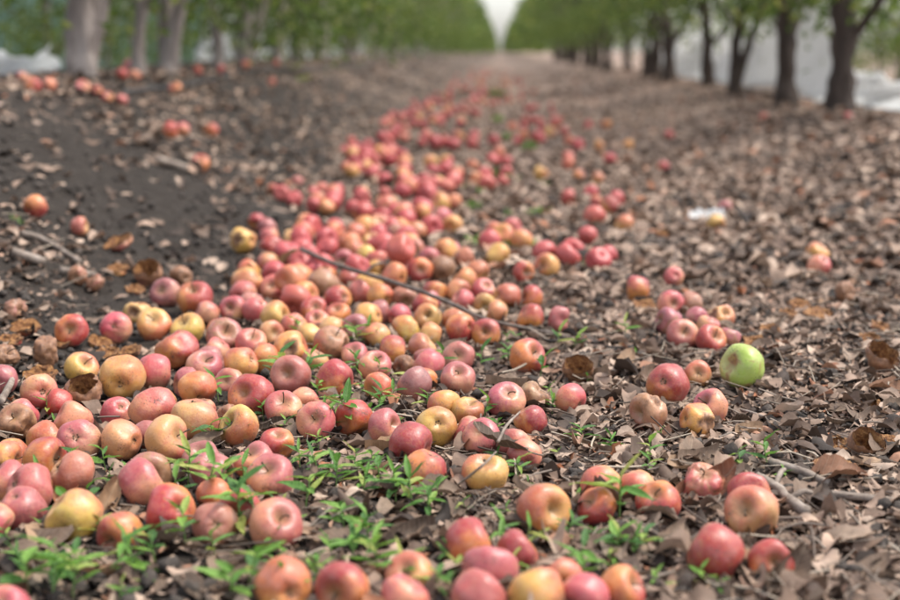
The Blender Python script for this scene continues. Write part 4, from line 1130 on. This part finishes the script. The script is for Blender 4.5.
while extra < 46:
    px, py = rw.uniform(5, 680), rw.uniform(335, 600)
    if px < 300 - (py - 335) * 1.7 or (px > 520 and rw.random() < .6) or (300 < px < 460 and py > 455 and rw.random() < .75): continue
    p, t = ground_at(px, py)
    if not clear_of_apples(np.array([p.x]), np.array([p.y]), 1.02)[0] or any(abs(px - q) < 14 and abs(py - r_) < 12 for q, r_ in wpos): continue
    lab = relation(px, py, rw.choice(('green sprout', 'small green seedling')))
    if not lab: continue
    wpos.append((px, py)); seedling(px, py, rw.uniform(.5, 1.15) * 36 * (py / 500), rw.randrange(4, 9), lab, 3000 + extra); extra += 1
def tuft(px, py, wpx, hpx, n, label, seed):
    rs = random.Random(seed); p, t = ground_at(px, py); k = t / FPX; V, F = [], []
    for _ in range(n):
        x0, y0 = rs.gauss(0, wpx * k * .24), rs.gauss(0, wpx * k * .24); L = hpx * k * rs.uniform(.5, 1.1); a = rs.random() * 6.28; ln = rs.uniform(.2, 1.0) * L; wd = L * rs.uniform(.07, .13)
        z0 = H(p.x + x0, p.y + y0) - p.z - .004; o = len(V); dx, dy = math.cos(a), math.sin(a)
        for u, ww in ((0, .5), (.45, 1), (.8, .8), (1, .08)):
            cx, cy, cz = x0 + dx * ln * u * u, y0 + dy * ln * u * u, z0 + L * (u - .35 * u * u * (ln / L))
            V += [(cx - dy * wd * ww, cy + dx * wd * ww, cz), (cx + dy * wd * ww, cy - dx * wd * ww, cz)]
        for q in range(3): F.append((o + 2 * q, o + 2 * q + 1, o + 2 * q + 3, o + 2 * q + 2))
    o = link('grass_tuft', mesh_py('grass_tuft', V, F), M_TUFT, None, label, 'grass', 'soft green grass tufts among the far apples'); o.location = p
M_TUFT = mat_leaf('tuft_grass', [(0, (.08, .18, .035)), (.5, (.14, .27, .05)), (1, (.24, .34, .08))], island=True, trans=.35, rough=.5)
for i, (px, py, wp, hp, n, lab) in enumerate([
    (488, 246, 44, 15, 150, 'green grass patch left of the orange apple in it'), (520, 248, 44, 13, 150, 'green grass patch right part, below the pink apple'), (536, 216, 26, 12, 50, 'grass tuft right of the far heap'),
    (472, 210, 14, 14, 40, 'grass tuft at the right edge of the far heap'), (590, 268, 22, 12, 40, 'grass tuft right of the lone orange pink apple'), (574, 262, 10, 8, 16, 'tiny grass tuft beside the lone orange pink apple'),
    (492, 177, 14, 12, 30, 'green tuft among the far apples'), (512, 180, 12, 9, 24, 'small green tuft right of the one among the far apples'), (530, 150, 14, 11, 70, 'dull green tuft above the pale yellow apple'),
    (500, 122, 14, 9, 40, 'yellowish tuft far up the lane'), (497, 98, 14, 10, 130, 'farthest green tuft low in the lane'), (545, 185, 12, 8, 20, 'tiny tuft below the pale yellow apple'), (455, 232, 12, 10, 40, 'small tuft at the heap edge left of the grass patch'), (507, 216, 14, 9, 40, 'tuft above the pink apple in the grass patch'), (481, 194, 10, 10, 30, 'tuft between the heap and the lone far apples'), (560, 256, 12, 9, 30, 'small tuft behind the lone orange pink apple'), (462, 190, 9, 9, 26, 'tiny tuft on the heap rim higher up'), (508, 140, 10, 9, 40, 'pale tuft left of the dull green one'), (18, 222, 16, 8, 24, 'grass tuft at the left edge by the red bank apple')]):
    tuft(px, py, wp, hp, n, lab, 900 + i)

# ---------------------------------------------------------------- crumpled paper
V, F = [], grid_faces(9, 9)
for i in range(9):
    for j in range(9):
        u, v = i / 8 - .5, j / 8 - .5; q = Vector((u * 6, v * 6, 2))
        V.append((u * .11 + .012 * mnoise.noise(q), v * .07 + .012 * mnoise.noise(q + Vector((9, 0, 0))), .03 + .03 * mnoise.noise(q * .8 + Vector((0, 5, 0))) + .02 * mnoise.noise(q * 2)))
pp = link('crumpled_paper', mesh_py('crumpled_paper', V, [tuple(f) for f in F], False), M_SHEET, None, 'crumpled white scrap of paper on the leaves at right', 'paper'); pp.location = gp(706, 222, 0)

# ---------------------------------------------------------------- trees
def crown_mesh(seed, zmin, n=5200, size=.075, rx=.92, ry=1.15, top=3.9):
    r = np.random.default_rng(seed); K = 62; cz = (zmin + top) / 2; rz = (top - zmin) / 2
    d = r.normal(size=(K, 3)); d /= np.linalg.norm(d, axis=1)[:, None]; k = r.random(K) ** .45
    cen = d * k[:, None] * np.array([rx, ry, rz]) + np.array([0, 0, cz])
    low = r.random(K) < .25; cen[low, 2] = zmin + r.random(low.sum()) * .5
    cen[low, 0] *= 1.0
    ci = r.integers(0, K, n); sg = .08 + .11 * r.random(K)
    P = cen[ci] + r.normal(size=(n, 3)) * sg[ci][:, None] * np.array([1, 1, .9])
    a = r.random(n) * 6.28; el = r.normal(-.45, .5, n); L = size * r.uniform(.7, 1.3, n); W = L * r.uniform(.42, .6, n)
    ax = np.stack([np.cos(a) * np.cos(el), np.sin(a) * np.cos(el), np.sin(el)], -1); rr_ = r.normal(size=(n, 3)); sd2 = np.cross(ax, rr_); sd2 /= np.linalg.norm(sd2, axis=1)[:, None]
    nn = np.cross(ax, sd2)
    p0 = P; p1 = P + ax * (L * .5)[:, None] + sd2 * (W * .5)[:, None] + nn * (L * .08)[:, None]; p2 = P + ax * L[:, None]; p3 = P + ax * (L * .5)[:, None] - sd2 * (W * .5)[:, None] + nn * (L * .08)[:, None]
    V = np.stack([p0, p1, p2, p3], 1).reshape(-1, 3); q = np.arange(n) * 4
    F = np.concatenate([np.stack([q, q + 1, q + 2], -1), np.stack([q, q + 2, q + 3], -1)])
    me = mesh_np('crown', V, F, False); me.materials.append(M_CROWN); return me, cen
def wood_mesh(seed, r0, lean, fork, mat):
    rs = random.Random(seed); hgt = 1.5 if not fork else .55
    P = spline([(0, 0, -.08), (lean * .10, rs.uniform(-.02, .02), .18), (lean * .45 + rs.uniform(-.03, .03), rs.uniform(-.04, .04), .55), (lean * .8, 0, 1.0), (lean * 1.1, 0, 1.7), (lean * 1.3, .05, 2.5)], 6)
    n = len(P); rad = [r0 * (1 + .5 * math.exp(-k / 2.2)) * (1 - .55 * k / (n - 1)) for k in range(n)]
    tv = tube_geo(P, rad, 16, True, .6, seed); me = mesh_py('trunk', *tv); me.materials.append(mat)
    limbs = []
    starts = [(9, 1), (13, -1), (16, 1), (20, -1), (22, 1)] if not fork else [(2, 1), (12, -1), (17, 1), (22, -1)]
    for k, (i, s) in enumerate(starts):
        q = P[i]; a = rs.uniform(-1.2, 1.2) + (0 if s > 0 else math.pi); up = rs.uniform(.5, 1.3) if not (fork and k == 0) else 2.8
        d = Vector((math.cos(a) * .9, math.sin(a), up)).normalized(); Ln = rs.uniform(.8, 1.4)
        Q = spline([q, q + d * Ln * .3 + Vector((0, 0, .02)), q + d * Ln * .65 + Vector((rs.uniform(-.1, .1), rs.uniform(-.1, .1), .1)), q + d * Ln + Vector((0, 0, .25))], 5)
        rb = rad[i] * (.5 if not (fork and k == 0) else .8); lv = tube_geo(Q, [rb * (1 - .75 * j / (len(Q) - 1)) for j in range(len(Q))], 9, True, .3, seed + k)
        lm = mesh_py('limb', *lv); lm.materials.append(mat); limbs.append(lm)
    return me, limbs
CROWNS = [crown_mesh(s, z, 2600)[0] for s, z in ((1, .72), (2, .62), (3, .52), (4, .70), (5, .30), (6, .44), (7, .12), (8, .5))]
WD = [wood_mesh(40 + k, r, l, f, M_BARK_D) for k, (r, l, f) in enumerate(((.078, -.14, False), (.075, -.03, False), (.05, .10, True), (.06, -.1, False)))]
WP = [wood_mesh(60 + k, r, l, f, M_BARK_L) for k, (r, l, f) in enumerate(((.068, .06, True), (.036, .14, False), (.058, .02, True), (.042, -.08, False)))]
def tree(x, y, wood, crown, rot, label, group, sc_=1.0):
    e = link('apple_tree', None, None, None, label, 'tree', group); e.location = (x, y, H(x, y)); e.rotation_euler = (0, 0, rot); e.scale = (sc_,) * 3
    link('trunk', wood[0], None, e)
    for l in wood[1]: link('limb', l, None, e)
    if crown is not None:
        c = link('crown', crown, None, e); c.rotation_euler = (0, 0, -rot)
ORD = 'nearest second third fourth fifth sixth seventh eighth ninth tenth eleventh twelfth thirteenth fourteenth fifteenth sixteenth seventeenth eighteenth nineteenth twentieth'.split() + ['%dth' % k for k in range(21, 40)]
rt = random.Random(77)
LY = [6.0, 6.95, 7.6, 9.0, 9.95, 10.7, 11.9, 13.2, 14.6, 16.2]
while LY[-1] < 46: LY.append(LY[-1] + rt.uniform(1.6, 2.0))
RY = [7.46, 8.93, 10.96, 12.3, 15.0, 16.2, 17.9, 20.8]
while RY[-1] < 46: RY.append(RY[-1] + rt.uniform(1.8, 2.2))
for k, y in enumerate(LY):
    cr = CROWNS[7] if k < 3 else CROWNS[(4, 5, 6)[k % 3]]
    lab = ('thick pale forked apple trunk nearest on the left bank' if k == 0 else '%s apple tree of the left row, counted from the viewer, pale trunk' % ORD[k])
    tree(-2.0 + (0 if k < 5 else rt.uniform(-.12, .12)), y, WP[k % 4], cr, 0 if k < 4 else rt.uniform(-.5, .5), lab, 'trees of the left row', 1 + (.0 if k < 4 else rt.uniform(-.06, .1)))
for k, y in enumerate(RY):
    cr = CROWNS[0] if k < 3 else CROWNS[(1, 3, 2)[k % 3]]
    lab = ('dark brown leaning apple trunk nearest on the right' if k == 0 else '%s apple tree of the right row, counted from the viewer, dark trunk' % ORD[k])
    tree(2.0 + (0 if k < 5 else rt.uniform(-.12, .12)), y, WD[k % 4], cr, 0 if k < 4 else rt.uniform(-.5, .5), lab, 'trees of the right row', 1 + (.0 if k < 4 else rt.uniform(-.06, .1)))
for k in range(9):
    tree(-5.2 + rt.uniform(-.2, .2), 12 + k * 2.2, WP[(k + 1) % 4], CROWNS[(6, 4, 5)[k % 3]], rt.uniform(-3, 3), '%s pale trunk of the row behind the left row, counted from the left edge' % ORD[k].replace('nearest', 'first'), 'trees behind the left row')
for k in range(9):
    tree(5.4 + rt.uniform(-.2, .2), 13.2 + k * 1.9, WP[(k + 2) % 4], CROWNS[(4, 6, 5)[k % 3]], rt.uniform(-3, 3), '%s trunk of the row behind the right row, counted from the right edge' % ORD[k].replace('nearest', 'first'), 'trees behind the right row')
# the rows beyond, where trees merge
def far_row(n):
    r = np.random.default_rng(8); y = 46 * (520 / 46) ** r.random(n); s = np.where(r.random(n) < .5, -1, 1)
    lat = 2.12 + np.clip(r.normal(0, .42, n), -.8, .95) ; z = .55 + 3.5 * r.random(n)
    lat -= .25 * np.sin(y * 3.4 + s) * r.random(n) + .45 * (1 - np.clip((z - .55) / 3.2, 0, 1))
    top = 3.5 + .7 * vnoise(y * .5, s * 3, 4); z = np.minimum(z, top)
    kp = vnoise(np.log(y) * 26 + s * 40, z * 1.1, 14) > .36
    y, s, lat, z = y[kp], s[kp], lat[kp], z[kp]; n = len(y)
    P = np.stack([s * lat, y, z], -1); L = np.minimum(.10 + .0022 * y, .6)
    a = r.random(n) * 6.28; ax = np.stack([np.cos(a), np.sin(a) * .6, r.normal(-.3, .5, n)], -1); ax /= np.linalg.norm(ax, axis=1)[:, None]
    sd2 = np.cross(ax, r.normal(size=(n, 3))); sd2 /= np.linalg.norm(sd2, axis=1)[:, None]
    p1 = P + (ax * .5 + sd2 * .3) * L[:, None]; p2 = P + ax * L[:, None]; p3 = P + (ax * .5 - sd2 * .3) * L[:, None]
    q = np.arange(n) * 4
    return np.stack([P, p1, p2, p3], 1).reshape(-1, 3), np.concatenate([np.stack([q, q + 1, q + 2], -1), np.stack([q, q + 2, q + 3], -1)])
P, F = far_row(64000)
link('far_tree_rows', mesh_np('far_tree_rows', P, F, False), M_CROWN, None, 'far ends of both tree rows merging into green hedges', 'trees', None, 'stuff')

# ---------------------------------------------------------------- white reflective film behind the rows, netting, hose
def curtain(name, xbase, ys, tops, label, seed, cat, mat, fold=.16, nz=16, zoff=0, dx=0.0):
    V = []; n = len(ys)
    for i, (y, tp) in enumerate(zip(ys, tops)):
        for j in range(nz):
            v = j / (nz - 1); q = Vector((y * 1.5, v * 1.2, seed)); f = fold * (.35 + .65 * v if dx == 0 else 1)
            x = xbase + dx * (1 - v) ** 2 + f * mnoise.noise(q) + fold * .5 * mnoise.noise(Vector((y * 5, v * 2.2, seed)))
            V.append((x, y + .05 * mnoise.noise(q * 2), H(x, y) + zoff + max(.02, tp * v + .05 * mnoise.noise(Vector((y * 4, v * 5, seed))) * v)))
    me = mesh_py(name, V, [tuple(f) for f in grid_faces(n, nz)])
    o = link(name, me, mat, None, label, cat); md = o.modifiers.new('thickness', 'SOLIDIFY'); md.thickness = .006
    return o
ys = np.linspace(5.2, 21, 150)
tops = np.interp(ys, [5.2, 7, 8.5, 9.4, 9.75, 11.6, 11.9, 12.6, 13.4, 14.5, 15.2, 16, 18, 21], [.14, .16, .2, .25, 1.3, 1.35, .45, .6, .5, .6, .3, .55, .4, .3])
tops = tops * (.9 + .25 * vnoise(ys * 2.1, ys * 0, 5))
curtain('white_film', 2.55, ys, tops, 'white plastic film billowing behind the dark trunks at right', 3, 'plastic film', M_SHEET, dx=-.25)
ys = np.linspace(11.5, 24, 110)
curtain('white_film', -2.75, ys, .62 * (.55 + .6 * vnoise(ys * 1.3, ys * 0, 7)), 'pale plastic film hanging behind the left row of trunks', 9, 'plastic film', M_SHEET)
ys = np.linspace(5.1, 6.5, 36)
curtain('white_film', -2.32, ys, .13 * (.5 + .9 * vnoise(ys * 4, ys * 0, 8)), 'low crumpled white film at the foot of the nearest pale trunk, top left', 12, 'plastic film', M_SHEET, fold=.12)
m_net, t, b, o_ = newmat('teal_shade_net')
t.links.new(ramp(t, [(.3, (.10, .17, .145)), (.7, (.20, .29, .255))], noi(t, 1.4, 4, .6, N(t, 'ShaderNodeTexCoord').outputs['Object'])), b.inputs['Base Color']); b.inputs['Roughness'].default_value = .8
tr = N(t, 'ShaderNodeBsdfTranslucent'); tr.inputs[0].default_value = (.20, .34, .29, 1); mx = N(t, 'ShaderNodeMixShader'); mx.inputs[0].default_value = .5
t.links.new(b.outputs[0], mx.inputs[1]); t.links.new(tr.outputs[0], mx.inputs[2]); t.links.new(mx.outputs[0], o_.inputs[0])
ys = np.linspace(9, 60, 90)
curtain('shade_net', -7.2, ys, 1.7 + 0 * ys, 'teal green shade net hanging far behind the left row', 21, 'net', m_net, fold=.25)
hp = [(-1.70 + .05 * math.sin(y * 1.3), y, H(-1.70 + .05 * math.sin(y * 1.3), y) + .012) for y in np.linspace(5.5, 30, 90)]
V, F = tube_geo(hp, [.011] * len(hp), 7)
link('irrigation_hose', mesh_py('irrigation_hose', V, F), M_HOSE, None, 'black irrigation hose running along the foot of the left row', 'hose')
